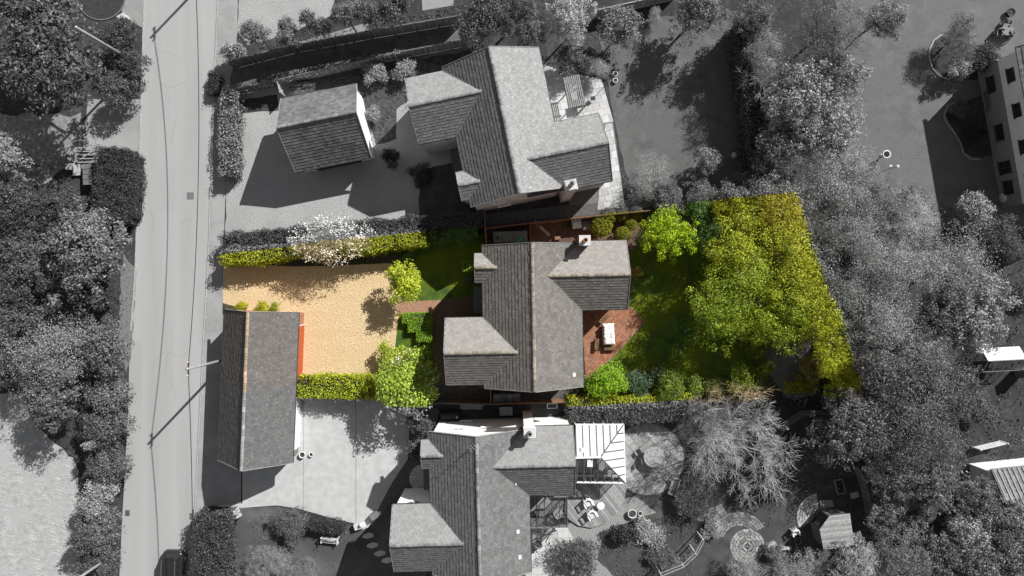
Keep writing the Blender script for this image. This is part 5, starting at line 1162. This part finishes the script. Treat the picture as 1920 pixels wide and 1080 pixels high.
m = MB(); q = [W(1081, 797) - cs.location, W(1160, 797) - cs.location, W(1163, 890) - cs.location, W(1081, 890) - cs.location]; m.prism([(p.x, p.y) for p in q], .0, .06); m.build('floor', SLAB, cs)
def armchair(label, x, y, rz, col, z=.0, grp=None, s=1.0):
    t = thing('armchair', label, 'chair', W(x, y, z), rz, grp)
    m = MB(); m.box(-.3 * s, .3 * s, -.3 * s, .3 * s, .22, .42); m.build('seat', col, t); box('cushion', (.48 * s, .46 * s, .1), (0, -.02, .47), FABRIC if col is GREYP else WALLG, t)
    m = MB(); m.lathe([(.36 * s, .0)], (0, 0, 0), 4) if False else None
    mb = MB(); pts = [(-.36 * s, -.3 * s), (-.37 * s, .1 * s), (-.27 * s, .33 * s), (0, .38 * s), (.27 * s, .33 * s), (.37 * s, .1 * s), (.36 * s, -.3 * s)]
    mb.tube([(a, b, .66 + .14 * (b > .2 * s)) for a, b in pts], [.055] * 7, 6); mb.build('arm_rail', col, t)
    for k, (a, b) in enumerate(pts):
        if k in (0, 2, 3, 4, 6): beam('slat' if k in (2, 3, 4) else 'leg', (a, b, 0 if k not in (3,) else .2), (a, b, .68), .06, .06, col, t)
    for a in (-.26, .26): beam('leg', (a * s, .26 * s, 0), (a * s, .26 * s, .25), .05, .05, col, t)
    m = MB(); m.prism([(-.26 * s, .28 * s), (0, .33 * s), (.26 * s, .28 * s), (.26 * s, .34 * s), (0, .39 * s), (-.26 * s, .34 * s)], .42, .8); m.build('backrest', col, t)
    return t
armchair('white armchair nearer the rear wing on the timber deck', 1102, 940, math.radians(25), WHITE, .2, s=1.05)
armchair('white armchair nearer the shingle on the timber deck', 1109, 962, math.radians(30), WHITE, .2, s=1.05)
def round_table(label, x, y, r, h, mat, z=0.0, n=28):
    t = thing('round_table', label, 'table', W(x, y, z)); m = MB(); m.lathe([(r, h - .035), (r + .01, h - .015), (r, h)], (0, 0, 0), n); m.build('table_top', mat, t)
    for k in range(4): a = math.pi / 4 + k * math.pi / 2; beam('leg', (math.cos(a) * r * .75, math.sin(a) * r * .75, 0), (math.cos(a) * r * .5, math.sin(a) * r * .5, h - .03), .05, .05, mat, t)
    return t
round_table('small round white table beside the white armchairs', 1125, 945, .31, .55, WHITE, .2)
rt_ = round_table('large round mosaic garden table on the round patio', 1223, 853, .88, .74, M('mosaic_top', .34, .16, scale=7, detail=5, contrast=(.4, .55)), .1)
for k, (x, y, a) in enumerate(((1206, 838, 120), (1232, 833, 20), (1241, 855, -90), (1226, 873, 180), (1204, 862, 100))):
    t = thing('garden_chair', ['metal garden chair at the mosaic table towards the conservatory', 'metal garden chair at the mosaic table on its upper side', 'metal garden chair at the mosaic table on its right', 'metal garden chair at the mosaic table on its lower side', 'metal garden chair at the mosaic table on its lower left'][k], 'chair', W(x, y, .1), math.radians(a), 'chairs round the mosaic table')
    for q in range(4): box('slat', (.42, .08, .02), (0, -.15 + .1 * q, .45), METAL, t)
    for sx in (-.2, .2):
        for sy in (-.18, .18): beam('leg', (sx, sy, 0), (sx, sy, .45 if sy < 0 else .86), .03, .03, METAL, t)
    box('backrest', (.44, .03, .3), (0, .19, .72), METAL, t)
def bench(label, x, y, rz, L, mat, z=0.0, nsl=6, dpt=.5):
    t = thing('garden_bench', label, 'bench', W(x, y, z), rz)
    for k in range(nsl): box('seat_slat', (L, dpt / nsl * .72, .025), (0, -dpt / 2 + (k + .5) * dpt / nsl, .44), mat, t)
    for k in range(10): box('back_slat', (.05, .025, .38), (-L / 2 + (k + .5) * L / 10, dpt / 2 + .04, .66), mat, t)
    box('back_rail', (L, .05, .07), (0, dpt / 2 + .04, .88), mat, t)
    for s in (-1, 1):
        beam('arm', (s * (L / 2 - .03), -dpt / 2, .64), (s * (L / 2 - .03), dpt / 2 + .05, .66), .07, .04, mat, t)
        for yy in (-dpt / 2 + .03, dpt / 2 + .03): beam('leg', (s * (L / 2 - .03), yy, 0), (s * (L / 2 - .03), yy, .64 if yy < 0 else .9), .06, .06, mat, t)
    return t
bench('white slatted garden bench under the curved clipped hedge', 621, 1010, math.radians(-6), 1.45, OFFW)
bench('timber garden bench on the right rim of the round patio', 1260, 908, math.radians(-108), 1.5, WOODP, .1)
# lean-to
lt = thing('lean_to_glass_room', 'lean-to glass room with dark frame against the rear of the lower house', 'conservatory', W(1028, 960))
A, B, C_, D_ = W(992, 931, 2.9), W(1063, 931, 2.35), W(1063, 988, 2.35), W(992, 989, 2.9)
strips(lt, A, D_, B, C_, 1, GLASSR, FRAME)
for o in [o for o in lt.children]: bpy.data.objects.remove(o)
for k in range(5):
    a = A.lerp(B, k / 5 + .01); b = A.lerp(B, (k + 1) / 5 - .01); c = D_.lerp(C_, (k + 1) / 5 - .01); d = D_.lerp(C_, k / 5 + .01); pane_obj(lt, 'roof_pane', [a, d, c, b], GLASSR)
for k in range(6): beam('glazing_bar', A.lerp(B, k / 5) - lt.location + Vector((0, 0, .05)), D_.lerp(C_, k / 5) - lt.location + Vector((0, 0, .05)), .06, .08, FRAME, lt)
for a, b in ((B, C_), (C_, D_), (A, B)):
    beam('eaves_beam', a - lt.location, b - lt.location, .1, .1, GREYP, lt)
    for k in range(4): beam('mullion', a.lerp(b, k / 4) - lt.location, Vector(((a.lerp(b, k / 4) - lt.location).x, (a.lerp(b, k / 4) - lt.location).y, 0)), .06, .06, GREYP, lt)
for a, b in ((B, C_), (C_, D_)):
    for k in range(4):
        p = a.lerp(b, k / 4 + .01); q = a.lerp(b, (k + 1) / 4 - .01); pane_obj(lt, 'wall_pane', [Vector((p.x, p.y, .1)), Vector((q.x, q.y, .1)), q - Vector((0, 0, .08)), p - Vector((0, 0, .08))], GLASSR)
m = MB(); q = [Vector((p.x, p.y, 0)) - lt.location for p in (A, B, C_, D_)]; m.prism([(p.x, p.y) for p in q], 0, .05); m.build('floor', STONE, lt)
armchair('pale wicker chair inside the lean-to glass room, lower one', 1034, 972, 1.0, OFFW, .05); armchair('pale wicker chair inside the lean-to near its outer wall', 1046, 958, 2.2, OFFW, .05)
round_table('round table inside the lean-to glass room', 1012, 955, .42, .6, STONE, .05)
sf = thing('sofa', 'pale sofa along the lower wall inside the lean-to', 'sofa', W(1012, 976, .05)); box('seat', (1.3, .6, .35), (0, 0, .25), OFFW, sf); box('backrest', (1.3, .16, .7), (0, -.32, .42), OFFW, sf)
for s in (-1, 1): box('armrest', (.16, .6, .5), (s * .7, 0, .3), OFFW, sf)
for x, y, lb in ((1120, 886, 'wicker chair inside the conservatory near its lower wall'), (1145, 880, 'wicker chair inside the conservatory near the outer corner')): armchair(lb, x, y, .6, OFFW, .06)
# pergola brackets below the lean-to
pg = thing('lean_to_pergola', 'dark open timber frame below the lean-to glass room', 'pergola', W(1020, 1005))
for k in range(4): beam('rafter', (W(996 + k * 14, 990, 2.0) - pg.location), (W(996 + k * 9, 1016, 1.9) - pg.location), .07, .09, FRAME, pg)
beam('front_beam', W(994, 1016, 1.95) - pg.location, W(1043, 994, 1.95) - pg.location, .07, .1, FRAME, pg); beam('mid_beam', W(994, 1002, 2.0) - pg.location, W(1036, 1002, 2.0) - pg.location, .06, .07, FRAME, pg)
for x, y in ((997, 1014), (1040, 996)): p = W(x, y, 1.9) - pg.location; beam('post', (p.x, p.y, 0), (p.x, p.y, 1.95), .08, .08, FRAME, pg)

# ------------------------------------------------------------------ pots, bins and other garden things
def pot(label, x, y, r, h, mat=None, z=0.0, plant=None, grp='garden pots'):
    t = thing('plant_pot', label, 'pot', W(x, y, z), 0, grp); m = MB(); m.lathe([(r * .7, 0), (r, h * .85), (r * 1.08, h * .86), (r * 1.08, h), (r * .9, h), (r * .86, h * .8)], (0, 0, 0), 18); m.build('pot_body', mat or TERRA, t, True)
    m = MB(); m.lathe([(.01, h * .8), (r * .86, h * .82)], (0, 0, 0), 14); m.build('compost', SOIL, t); return t
pot('wide pale pot at the edge of the shingle by the round patio', 1184, 961, .36, .4, OFFW); pot('small pot nearest the round patio rim', 1199, 961, .2, .32, OFFW); pot('dark pot standing in front of the dark round bush', 1193, 976, .34, .5, DARK)
pot('pale pot at the foot of the lean-to pergola', 1009, 1018, .32, .45, GREYP); pot('small dark pot below the lean-to pergola', 997, 1030, .24, .35, DARK)
pot('small white pot on the rear lawn edge beside the upper patio', 1153, 140, .2, .28, WHITE); pot('second white pot just below the first beside the upper patio', 1153, 152, .2, .26, WHITE)
pot('white round pot against the garage corner on the concrete drive', 569, 851, .26, .4, WHITE); pot('smaller white pot on the concrete drive beside the other', 585, 851, .18, .3, WHITE)
pot('round pot with pale rim beside the cottage wall', 1855, 218, .34, .4, GREYP); pot('terracotta pot in the wood of the sold plot', 1527, 660, .26, .36)
pot('dark ring planter left of the summerhouse', 1494, 1012, .3, .3, GREYP); pot('round planter below the lower plot boundary near the diagonal fence', 1500, 757, .3, .4, GREYP)
pot('dark tub near the top right corner of the lawn', 1890, 26, .34, .4, DARK)
# wheelie bins
def bin_(label, x, y, col, rz=0.0, sc=1.0):
    t = thing('wheelie_bin', label, 'bin', W(x, y), rz, 'wheelie bins in the side passage'); m = MB()
    b, u = (.22, .26), (.29, .36); V = [(-b[0], -b[1], .06), (b[0], -b[1], .06), (b[0], b[1], .06), (-b[0], b[1], .06), (-u[0], -u[1], .98), (u[0], -u[1], .98), (u[0], u[1], .98), (-u[0], u[1], .98)]
    m.add(V, BOXF); m.build('body', col, t); m = MB(); m.add([(-.31, -.39, .98), (.31, -.39, .98), (.31, .37, .98), (-.31, .37, .98), (-.26, -.33, 1.06), (.26, -.33, 1.06), (.27, .34, 1.05), (-.27, .34, 1.05)], BOXF); m.build('lid', col, t)
    beam('handle', (-.22, .42, .95), (.22, .42, .95), .04, .04, col, t)
    for s in (-1, 1): m = MB(); m.lathe([(.1, -.03), (.1, .03)], (0, 0, 0), 12); m.build('wheel', TYRE, t, T=Matrix.Translation((s * .2, .3, .1)) @ Matrix.Rotation(math.pi / 2, 4, 'Y'))
BC = [M('bin_grey', (.17, .18, .17), .13), M('bin_blue', (.11, .11, .19), .09), M('bin_green', (.15, .19, .15), .11), M('bin_slate', (.13, .13, .15), .1)]
for k, x in enumerate((931, 943, 956, 969)): bin_(['grey wheelie bin, leftmost of the four', 'blue grey wheelie bin, second from the left', 'green grey wheelie bin, third from the left', 'slate wheelie bin, rightmost of the four'][k], x, 744 - (k % 2), BC[k], .05 * (k - 1))
for x, y, c, lb in ((1080, 421, OFFW, 'pale lidded storage box beside the topiary in the side yard'), (1099, 424, GREYP, 'grey lidded storage box next to the pale one')):
    t = thing('storage_box', lb, 'storage box', W(x, y), .12); m = MB(); m.box(-.38, .38, -.36, .36, 0, .72); m.build('body', GREYP, t); m = MB(); m.add([(-.41, -.40, .72), (.41, -.40, .72), (.41, .40, .72), (-.41, .40, .72), (-.36, -.34, .80), (.36, -.34, .80), (.36, .1, .84), (-.36, .1, .84)], BOXF); m.build('lid', c, t); box('handle', (.2, .04, .04), (0, -.41, .7), DARK, t)
t = thing('log_store', 'small timber frame box in the coloured side yard', 'planter', W(1065, 421), .1)
for s in (-1, 1): box('side_board', (.05, .62, .3), (s * .28, 0, .15), WOOD, t); box('end_board', (.6, .05, .3), (0, s * .3, .15), WOOD, t)
box('soil_fill', (.5, .55, .05), (0, 0, .2), SOIL, t)
t = thing('lean_to_shed', 'low felt roofed shed beside the upper wall of the coloured house', 'shed', W(957, 447), .03)
m = MB(); m.box(-1.3, 1.3, -.35, .4, 0, 1.5); m.build('wall', WOODR, t); m = MB(); m.add([(-1.42, -.42, 1.5), (1.42, -.42, 1.5), (1.42, .48, 1.6), (-1.42, .48, 1.6), (-1.42, -.42, 1.56), (1.42, -.42, 1.56), (1.42, .48, 1.66), (-1.42, .48, 1.66)], BOXF); rf = m.build('roof', BLUEGR, t)
box('roof_hatch', (.28, .28, .06), (-1.1, -.05, 1.64), DARK, rf); box('roof_batten', (.05, .9, .03), (-.68, .03, 1.63), FRAME, rf)
t = thing('canvas_parasol', 'folded turquoise canvas lying on the felt shed roof', 'canvas', W(973, 450, 1.66), .7)
mesh_obj('canvas', [(-.35, -.05, 0), (.1, -.16, .02), (.38, .02, .03), (.1, .2, .02), (-.1, .04, .14), (.2, .02, .2)], [(0, 1, 4), (1, 2, 5), (2, 3, 5), (3, 0, 4), (1, 5, 4), (3, 4, 5), (0, 3, 2, 1)], GREENM, t)
for x, y, rz, lb in ((1016, 428, -.75, 'pale loose plank lying across the brown side yard'), ):
    t = thing('plank', lb, 'plank', W(x, y, .02), rz); m = MB(); m.box(-.9, .9, -.12, .12, 0, .05); m.build('board', WOODP, t)  # plain board in pale timber
t = thing('timber_offcut', 'square timber offcut against the upper wall of the coloured house', 'timber', W(1045, 447, .02), .1); m = MB(); m.box(-.24, .24, -.14, .14, 0, .5); m.build('block', WOODR, t)
t = thing('brick_stack', 'small brick stack in the corner of the brown side yard', 'bricks', W(1008, 424), .1)
for k in range(8): box('brick', (.215, .1, .065), (-.12 + .24 * (k % 2), -.06 + .11 * ((k // 2) % 2), .04 + .07 * (k // 4)), TERRA, t)
# covered table on the patio
t = thing('covered_table', 'garden table under a crumpled white cover on the brick patio', 'table', W(1140, 626), math.radians(3)); rng = np.random.default_rng(4)
NX, NY = 13, 21; V = []; Fc = []
for j in range(NY):
    for i in range(NX):
        u = i / (NX - 1) * 2 - 1; w = j / (NY - 1) * 2 - 1; e = max(abs(u), abs(w)); x, y = u * .52, w * .92; z = .76
        if e > .9: z = .76 - (e - .9) * 4.4; 
        V.append((x + .03 * noise.noise((u * 3, w * 4, 1)), y + .03 * noise.noise((u * 3, w * 4, 5)), z + .10 * noise.noise((u * 3.2, w * 5, 9)) + .07 * noise.noise((u * 6, w * 9, 3))))
for j in range(NY - 1):
    for i in range(NX - 1): Fc.append((j * NX + i, j * NX + i + 1, (j + 1) * NX + i + 1, (j + 1) * NX + i))
mesh_obj('cover', V, Fc, COVER, t, True)
m = MB(); m.box(-.46, .46, -.84, .84, .62, .68); m.build('table_top', WOODR, t)
for sx in (-.38, .38):
    for sy in (-.74, .74): beam('leg', (sx, sy, 0), (sx, sy, .64), .08, .08, WOODR, t)
def stool(label, x, y, rz):
    t = thing('patio_bench', label, 'bench', W(x, y), rz, 'timber seats round the covered table')
    for k in range(3): box('seat_slat', (1.0, .1, .03), (0, -.12 + .12 * k, .42), WOODR, t)
    for sx in (-.42, .42): box('leg', (.06, .3, .4), (sx, 0, .2), WOODR, t)
stool('timber bench beyond the lower end of the covered table', 1143, 652, 0); stool('timber bench along the left of the covered table', 1118, 645, 1.5); stool('timber bench above the covered table', 1132, 598, .75)
# barrel, box and things between the houses
t = thing('oil_tank', 'dark ribbed tank lying between the fence and the lower house', 'tank', W(845, 779), .05); m = MB()
m.lathe([(.05, -.85), (.40, -.82), (.46, -.7)] + [(.46 + .03 * (k % 2), -.7 + 1.4 * k / 10) for k in range(11)] + [(.40, .82), (.05, .85)], (0, 0, 0), 20); m.build('tank_body', DARK, t, True, T=Matrix.Translation((0, 0, .55)) @ Matrix.Rotation(math.pi / 2, 4, 'Y'))
for s in (-.5, .5): box('cradle', (.12, .7, .2), (s, 0, .1), CONC, t)
m = MB(); m.lathe([(.1, 0), (.1, .07), (.03, .09)], (.62, 0, 1.0), 12); m.build('filler_cap', METAL, t)
t = thing('garden_store', 'small flat roofed store between the fence and the lower house', 'shed', W(949, 767), .03); m = MB(); m.box(-.5, .5, -.3, .32, 0, 1.05); m.build('wall', GREYP, t); m = MB(); m.box(-.55, .55, -.35, .38, 1.05, 1.1); m.build('roof', M('pale_felt', .24, .19, scale=4), t); box('door', (.4, .03, .8), (0, -.31, .5), FRAME, t)
t = thing('timber_stack', 'low stack of boards beside the tank', 'timber', W(882, 762), 0)
for k in range(5): box('board', (1.9 - .2 * (k % 2), .13, .04), (.05 * k, -.16 + .15 * (k % 3), .03 + .045 * (k // 3)), WOODP, t, .03 * (k - 2))
t = thing('stone_trough', 'pale stone block by the fence end near the hedge', 'trough', W(1035, 760), .05); m = MB(); m.box(-.45, .45, -.22, .22, 0, .35); m.build('trough_body', OFFW, t); box('soil_fill', (.76, .32, .04), (0, 0, .34), SOIL, t)
# gate, boxes and timber west of the road
t = thing('timber_gate', 'pale barred timber gate lying beside the big dark hedge', 'gate', W(168, 292), .02)
for k in range(5): box('gate_bar', (2.0, .09, .04), (0, -.62 + .31 * k, .35), WOODP, t)
for s in (-1, 1): box('gate_stile', (.1, 1.35, .05), (s * .98, 0, .345), WOODP, t)
beam('gate_brace', (-.95, -.6, .38), (.95, .6, .38), .08, .03, WOODP, t); box('support_block', (1.6, .2, .3), (0, 0, .16), WOOD, t)
t = thing('plank', 'broad pale plank leaning beside the timber gate', 'plank', W(147, 308), .08); m = MB(); m.box(-.28, .28, -1.0, .95, .2, .26); m.box(-.34, -.28, -1.0, .95, .2, .34); m.build('board', WOODP, t)
for k in (-.7, .6): box('trestle', (.5, .1, .2), (0, k, .1), WOOD, t)
def crate(label, x, y, w, d, h, mat, rz=0.0, name='crate', cat='crate'):
    t = thing(name, label, cat, W(x, y), rz)
    for s in (-1, 1): box('side_board', (.04, d, h), (s * (w / 2 - .02), 0, h / 2), mat, t); box('end_board', (w - .08, .04, h), (0, s * (d / 2 - .02), h / 2), mat, t)
    box('lid', (w * .9, d * .9, .04), (0, 0, h * .9), mat, t); box('batten', (w * .5, d * .5, .03), (0, 0, h * .9 + .03), WOODP, t); return t
crate('grey wooden crate left of the broad plank, topmost', 138, 286, .62, .55, .45, WOODP); crate('grey wooden crate left of the broad plank, middle one', 136, 300, .6, .55, .5, WOOD); crate('grey wooden crate left of the broad plank, lowest', 136, 314, .48, .55, .6, WOODP)
crate('flat grey crate on the right of the timber gate, upper one', 184, 288, .66, .5, .3, WOODP); crate('flat grey crate on the right of the timber gate, lower one', 183, 302, .6, .5, .3, WOODP)
t = thing('covered_trailer', 'dark long covered trailer beside the big dark hedge', 'trailer', W(175, 330), .03); m = MB(); m.box(-.36, .36, -.9, .9, .35, .8); m.build('body', DARK, t)
for k in range(4): m = MB(); m.box(-.38, .38, -.88 + .45 * k, -.47 + .45 * k, .80, .86 + .02 * (k % 2)); m.build('cover_panel', GREYP, t)
for s in (-1, 1): m = MB(); m.lathe([(.25, -.07), (.25, .07)], (0, 0, 0), 14); m.build('wheel', TYRE, t, T=Matrix.Translation((s * .43, 0, .25)) @ Matrix.Rotation(math.pi / 2, 4, 'Y'))
beam('drawbar', (0, .9, .4), (0, 1.25, .35), .07, .07, METAL, t)
t = thing('sack', 'white rubble sack beside the covered trailer', 'sack', W(163, 315)); m = MB(); m.lathe([(.22, 0), (.28, .15), (.24, .4), (.12, .5), (.05, .52)], (0, 0, 0), 9); m.build('sack_body', WHITE, t, True)
t = thing('post_box_pillar', 'low kerb marker post beside the lawn island', 'bollard', W(237, 38), .5); m = MB(); m.box(-.3, .3, -.2, .2, 0, .7); m.build('pillar', WALLG, t); m = MB(); m.box(-.34, .34, -.24, .24, .7, .78); m.build('capstone', SLAB, t)
# clutter behind the detached garage
t = thing('tarpaulin_heap', 'crumpled tarpaulin heap behind the detached garage', 'tarpaulin', W(566, 166)); V = []; Fc = []; NX = 17
for j in range(11):
    for i in range(NX):
        u = i / (NX - 1) * 2 - 1; w = j / 10 * 2 - 1; e = max(0, 1 - (u * u + w * w)); V.append((u * 1.2, w * .55 + u * .25, e ** .6 * (.45 + .5 * noise.noise((u * 3, w * 3, 2))) + .12 * e * noise.noise((u * 7, w * 7, 1))))
for j in range(10):
    for i in range(NX - 1): Fc.append((j * NX + i, j * NX + i + 1, (j + 1) * NX + i + 1, (j + 1) * NX + i))
mesh_obj('sheet', V, Fc, M('tarpaulin', .30, .14, scale=2.5, detail=5), t)
# upper patio: slatted arbour, table, sign post
t = thing('slatted_arbour', 'pale slatted timber arbour on the upper patio', 'arbour', W(1073, 183), math.radians(11.6))
for k in range(9): box('roof_slat', (.075, 2.6, .03), (-.62 + k * .155, 0, 1.95), WOODP, t)
for y in (-1.15, 0, 1.15): box('cross_beam', (1.4, .08, .1), (0, y, 1.87), WOODP, t)
for sx in (-.62, .62):
    for sy in (-1.15, 1.15): beam('post', (sx, sy, 0), (sx, sy, 1.85), .08, .08, WOODP, t)
for k in range(4): box('seat_slat', (.12, 2.1, .03), (.0 + .14 * k, 0, .45), WOODP, t)
t = thing('patio_table', 'dark square table beside the slatted arbour', 'table', W(1085, 198), math.radians(11.6)); m = MB(); m.box(-.5, .5, -.38, .38, .68, .73); m.build('table_top', FABRIC, t)
for sx in (-.42, .42):
    for sy in (-.3, .3): beam('leg', (sx, sy, 0), (sx, sy, .68), .05, .05, FRAME, t)
t = thing('patio_sofa', 'dark cushioned seat right of the slatted arbour', 'chair', W(1082, 180), math.radians(11.6)); box('seat', (.6, .9, .4), (0, 0, .22), FABRIC, t); box('backrest', (.15, .9, .8), (.35, 0, .4), FABRIC, t); box('armrest', (.6, .12, .55), (0, .5, .28), FABRIC, t)
t = thing('bird_feeder', 'thin bird feeder pole with a small tray at the patio edge', 'bird feeder', W(1140, 155)); m = MB(); m.tube([(0, 0, 0), (0, 0, 2.2)], [.025, .02], 6); m.build('pole', FRAME, t); box('tray', (.35, .3, .06), (0, 0, 1.5), FRAME, t); m = MB(); m.lathe([(.28, 0), (.02, .22)], (0, 0, 1.95), 4); m.build('roof', FRAME, t)
# right lawn: bird bath and lamp post
t = thing('bird_bath', 'pale round bird bath on the right lawn', 'bird bath', W(1652, 293)); m = MB(); m.lathe([(.22, 0), (.1, .12), (.08, .6), (.16, .72), (.33, .82), (.36, .92), (.30, .92), (.2, .84)], (0, 0, 0), 18); m.build('basin', OFFW, t, True); m = MB(); m.lathe([(.01, .875), (.27, .885)], (0, 0, 0), 16); m.build('water', DARKG, t)
t = thing('garden_lamp', 'thin two armed bird feeding post on the right lawn', 'feeder post', W(1652, 322)); m = MB(); m.tube([(0, 0, 0), (0, 0, 2.1)], [.025, .02], 6); m.build('pole', FRAME, t)
for s in (-1, 1): beam('arm', (0, 0, 2.05), (s * .3, .1, 2.15), .025, .025, FRAME, t); m = MB(); m.lathe([(.02, .1), (.13, .06), (.13, 0), (.05, -.12)], (s * .3, .1, 2.0), 10); m.build('feeder', OFFW, t)
m = MB(); m.lathe([(.2, -.02), (.2, .08), (.1, .1)], (1290 * 0, 0, 0), 16)
t = thing('round_stone', 'pale round stone at the foot of the tall hedge', 'stone', W(1376, 292)); m = MB(); m.lathe([(.22, 0), (.27, .12), (.2, .3), (.05, .36)], (0, 0, 0), 14); m.build('stone_body', SLAB, t, True)
SLABD = M('weathered_table', .22, .15, scale=5)
# bench and round table by the cottage
bench('long dark bench against the cottage wall', 1846, 192, math.radians(100), 1.6, GREYP); round_table('round pale table in the top right garden', 1878, 61, .5, .72, SLABD)
for k, (x, y) in enumerate(((1866, 66), (1890, 66), (1879, 48))): armchair(['dark chair left of the pale table in the top right garden', 'dark chair right of the pale table in the top right garden', 'dark chair above the pale table in the top right garden'][k], x, y, k * 2.1, GREYP, s=.8)
t = thing('water_butt', 'pale drum lying at the lower end of the cottage', 'drum', W(1886, 372), .05); m = MB(); m.lathe([(.05, -.7), (.4, -.68), (.42, 0), (.4, .68), (.05, .7)], (0, 0, 0), 18); m.build('drum_body', OFFW, t, True, T=Matrix.Translation((0, 0, .45)) @ Matrix.Rotation(math.pi / 2, 4, 'Y')); box('stand', (.9, .5, .12), (0, 0, .05), WOOD, t)
# trellis pergola at the bottom
t = thing('trellis_screen', 'pale angled timber trellis with double top rails at the bottom edge', 'trellis', W(1275, 1048)); o = t.location
rail = [(1238, 1075), (1280, 1058), (1304, 1036), (1318, 1010)]
for off in (0, 5):
    P = [W(x + off * .4, y + off, 2.0) - o for x, y in rail]
    for a, b in zip(P[:-1], P[1:]): beam('top_rail', a, b, .06, .08, WOODP, t)
for x, y in rail: p = W(x + 1, y + 2.5, 2.0) - o; beam('post', (p.x, p.y, 0), (p.x, p.y, 2.0), .08, .08, OFFW, t)
a = W(1242, 1069, 1.8) - o; b = W(1276, 1056, 1.8) - o; 
for k in range(12):
    for s in (0, 1):
        p = a.lerp(b, k / 11); q = a.lerp(b, min(1, max(0, (k + (3 if s else -3)) / 11))); beam('lattice_strip', (p.x, p.y, .3), (q.x, q.y, 1.85), .02, .012, WOODP, t)
for x, y in ((1292, 1027), (1265, 1044)): p = W(x, y, 1.0) - o; q = W(x + 7, y + 12, 1.9) - o; beam('strut', p, q, .06, .06, WOODP, t)
# garden furniture by the summerhouse
armchair('white garden chair beside the summerhouse path', 1487, 995, .3, WHITE, s=.8)
t = thing('planter_box', 'pale timber planter at the end of the low wall', 'planter', W(1447, 1023), .5)
for s in (-1, 1): box('side_board', (.05, .7, .42), (s * .33, 0, .21), OFFW, t); box('end_board', (.6, .05, .42), (0, s * .33, .21), OFFW, t)
box('soil_fill', (.6, .6, .04), (0, 0, .36), GRAVG, t)
t = thing('low_wall', 'low pale block wall beside the planter', 'wall', W(1463, 1027), .1)
for k in range(4): box('block', (.42, .22, .3), (-.66 + .44 * k, 0, .15), SLAB, t)
t = thing('cold_frame', 'thin pale rectangular cold frame in the kitchen garden', 'cold frame', W(1573, 911), math.radians(15))
for s in (-1, 1): box('side_board', (.05, 1.2, .25), (s * .33, 0, .13), WOODP, t); box('end_board', (.62, .05, .25), (0, s * .6, .13), WOODP, t)
mesh_obj('glass_lid', boxv(-.3, .3, -.57, .57, .24, .25), BOXF, GLASSR, t)
t = thing('stone_slab', 'leaning pale slab in the kitchen garden', 'slab', W(1602, 928), .3); m = MB(); m.box(-.35, .35, -.25, .25, 0, .08); m.build('slab_body', SLAB, t)
t = thing('raised_bed', 'dark timber raised bed below the bare tree', 'raised bed', W(1500, 838), math.radians(-40))
for s in (-1, 1): box('side_board', (2.2, .06, .35), (0, s * .45, .17), WOOD, t); box('end_board', (.06, .84, .35), (s * 1.07, 0, .17), WOOD, t)
box('soil_fill', (2.06, .84, .05), (0, 0, .27), SOIL, t)
# boxes on the lower lawn and by the path
t = thing('box_planter', 'square pale planter on the lower lawn beside the tall hedge', 'planter', W(442, 962), math.radians(28))
for s in (-1, 1): box('side_board', (.05, .85, .55), (s * .42, 0, .28), SLAB, t); box('end_board', (.79, .05, .55), (0, s * .4, .28), SLAB, t)
box('lid', (.78, .76, .05), (0, 0, .5), WALLG, t)
t = thing('meter_box', 'grey louvred box beside the curved path', 'box', W(703, 964), math.radians(35)); m = MB(); m.box(-.3, .3, -.25, .25, 0, .7); m.build('body', GREYP, t)
for k in range(5): box('louvre', (.54, .06, .02), (0, -.2 + .1 * k, .71), METAL, t)
t = thing('gate_pillar', 'pale square gate pillar at the end of the concrete drive', 'pillar', W(676, 982), math.radians(20)); m = MB(); m.box(-.45, .45, -.25, .25, 0, .6); m.build('pillar', WALLG, t); m = MB(); m.lathe([(.08, 0), (.17, .1), (.1, .27), (.02, .3)], (.2, .05, .6), 12); m.build('finial', OFFW, t, True)
t = thing('stone_ball', 'larger of two pale boulders in the flower bed', 'boulder', W(1211, 1005)); m = MB(); m.lathe([(.2, 0), (.24, .1), (.18, .26), (.04, .3)], (0, 0, 0), 10); m.build('boulder', OFFW, t, True)
t = thing('stone_ball', 'smaller of two pale boulders in the flower bed', 'boulder', W(1207, 1014)); m = MB(); m.lathe([(.16, 0), (.2, .1), (.14, .2), (.04, .23)], (0, 0, 0), 10); m.build('boulder', SLAB, t, True)
t = thing('shed_box', 'pale square box standing in the right edge garden below the greenhouse', 'box', W(1908, 697), .2); m = MB(); m.box(-.35, .35, -.35, .35, 0, 1.6); m.build('body', GREYP, t); m = MB(); m.box(-.4, .4, -.4, .4, 1.6, 1.68); m.build('lid', OFFW, t)
fence('white picket fence beside the striped outbuilding at the right', [(1822, 838), (1872, 826)], 1.1, OFFW)
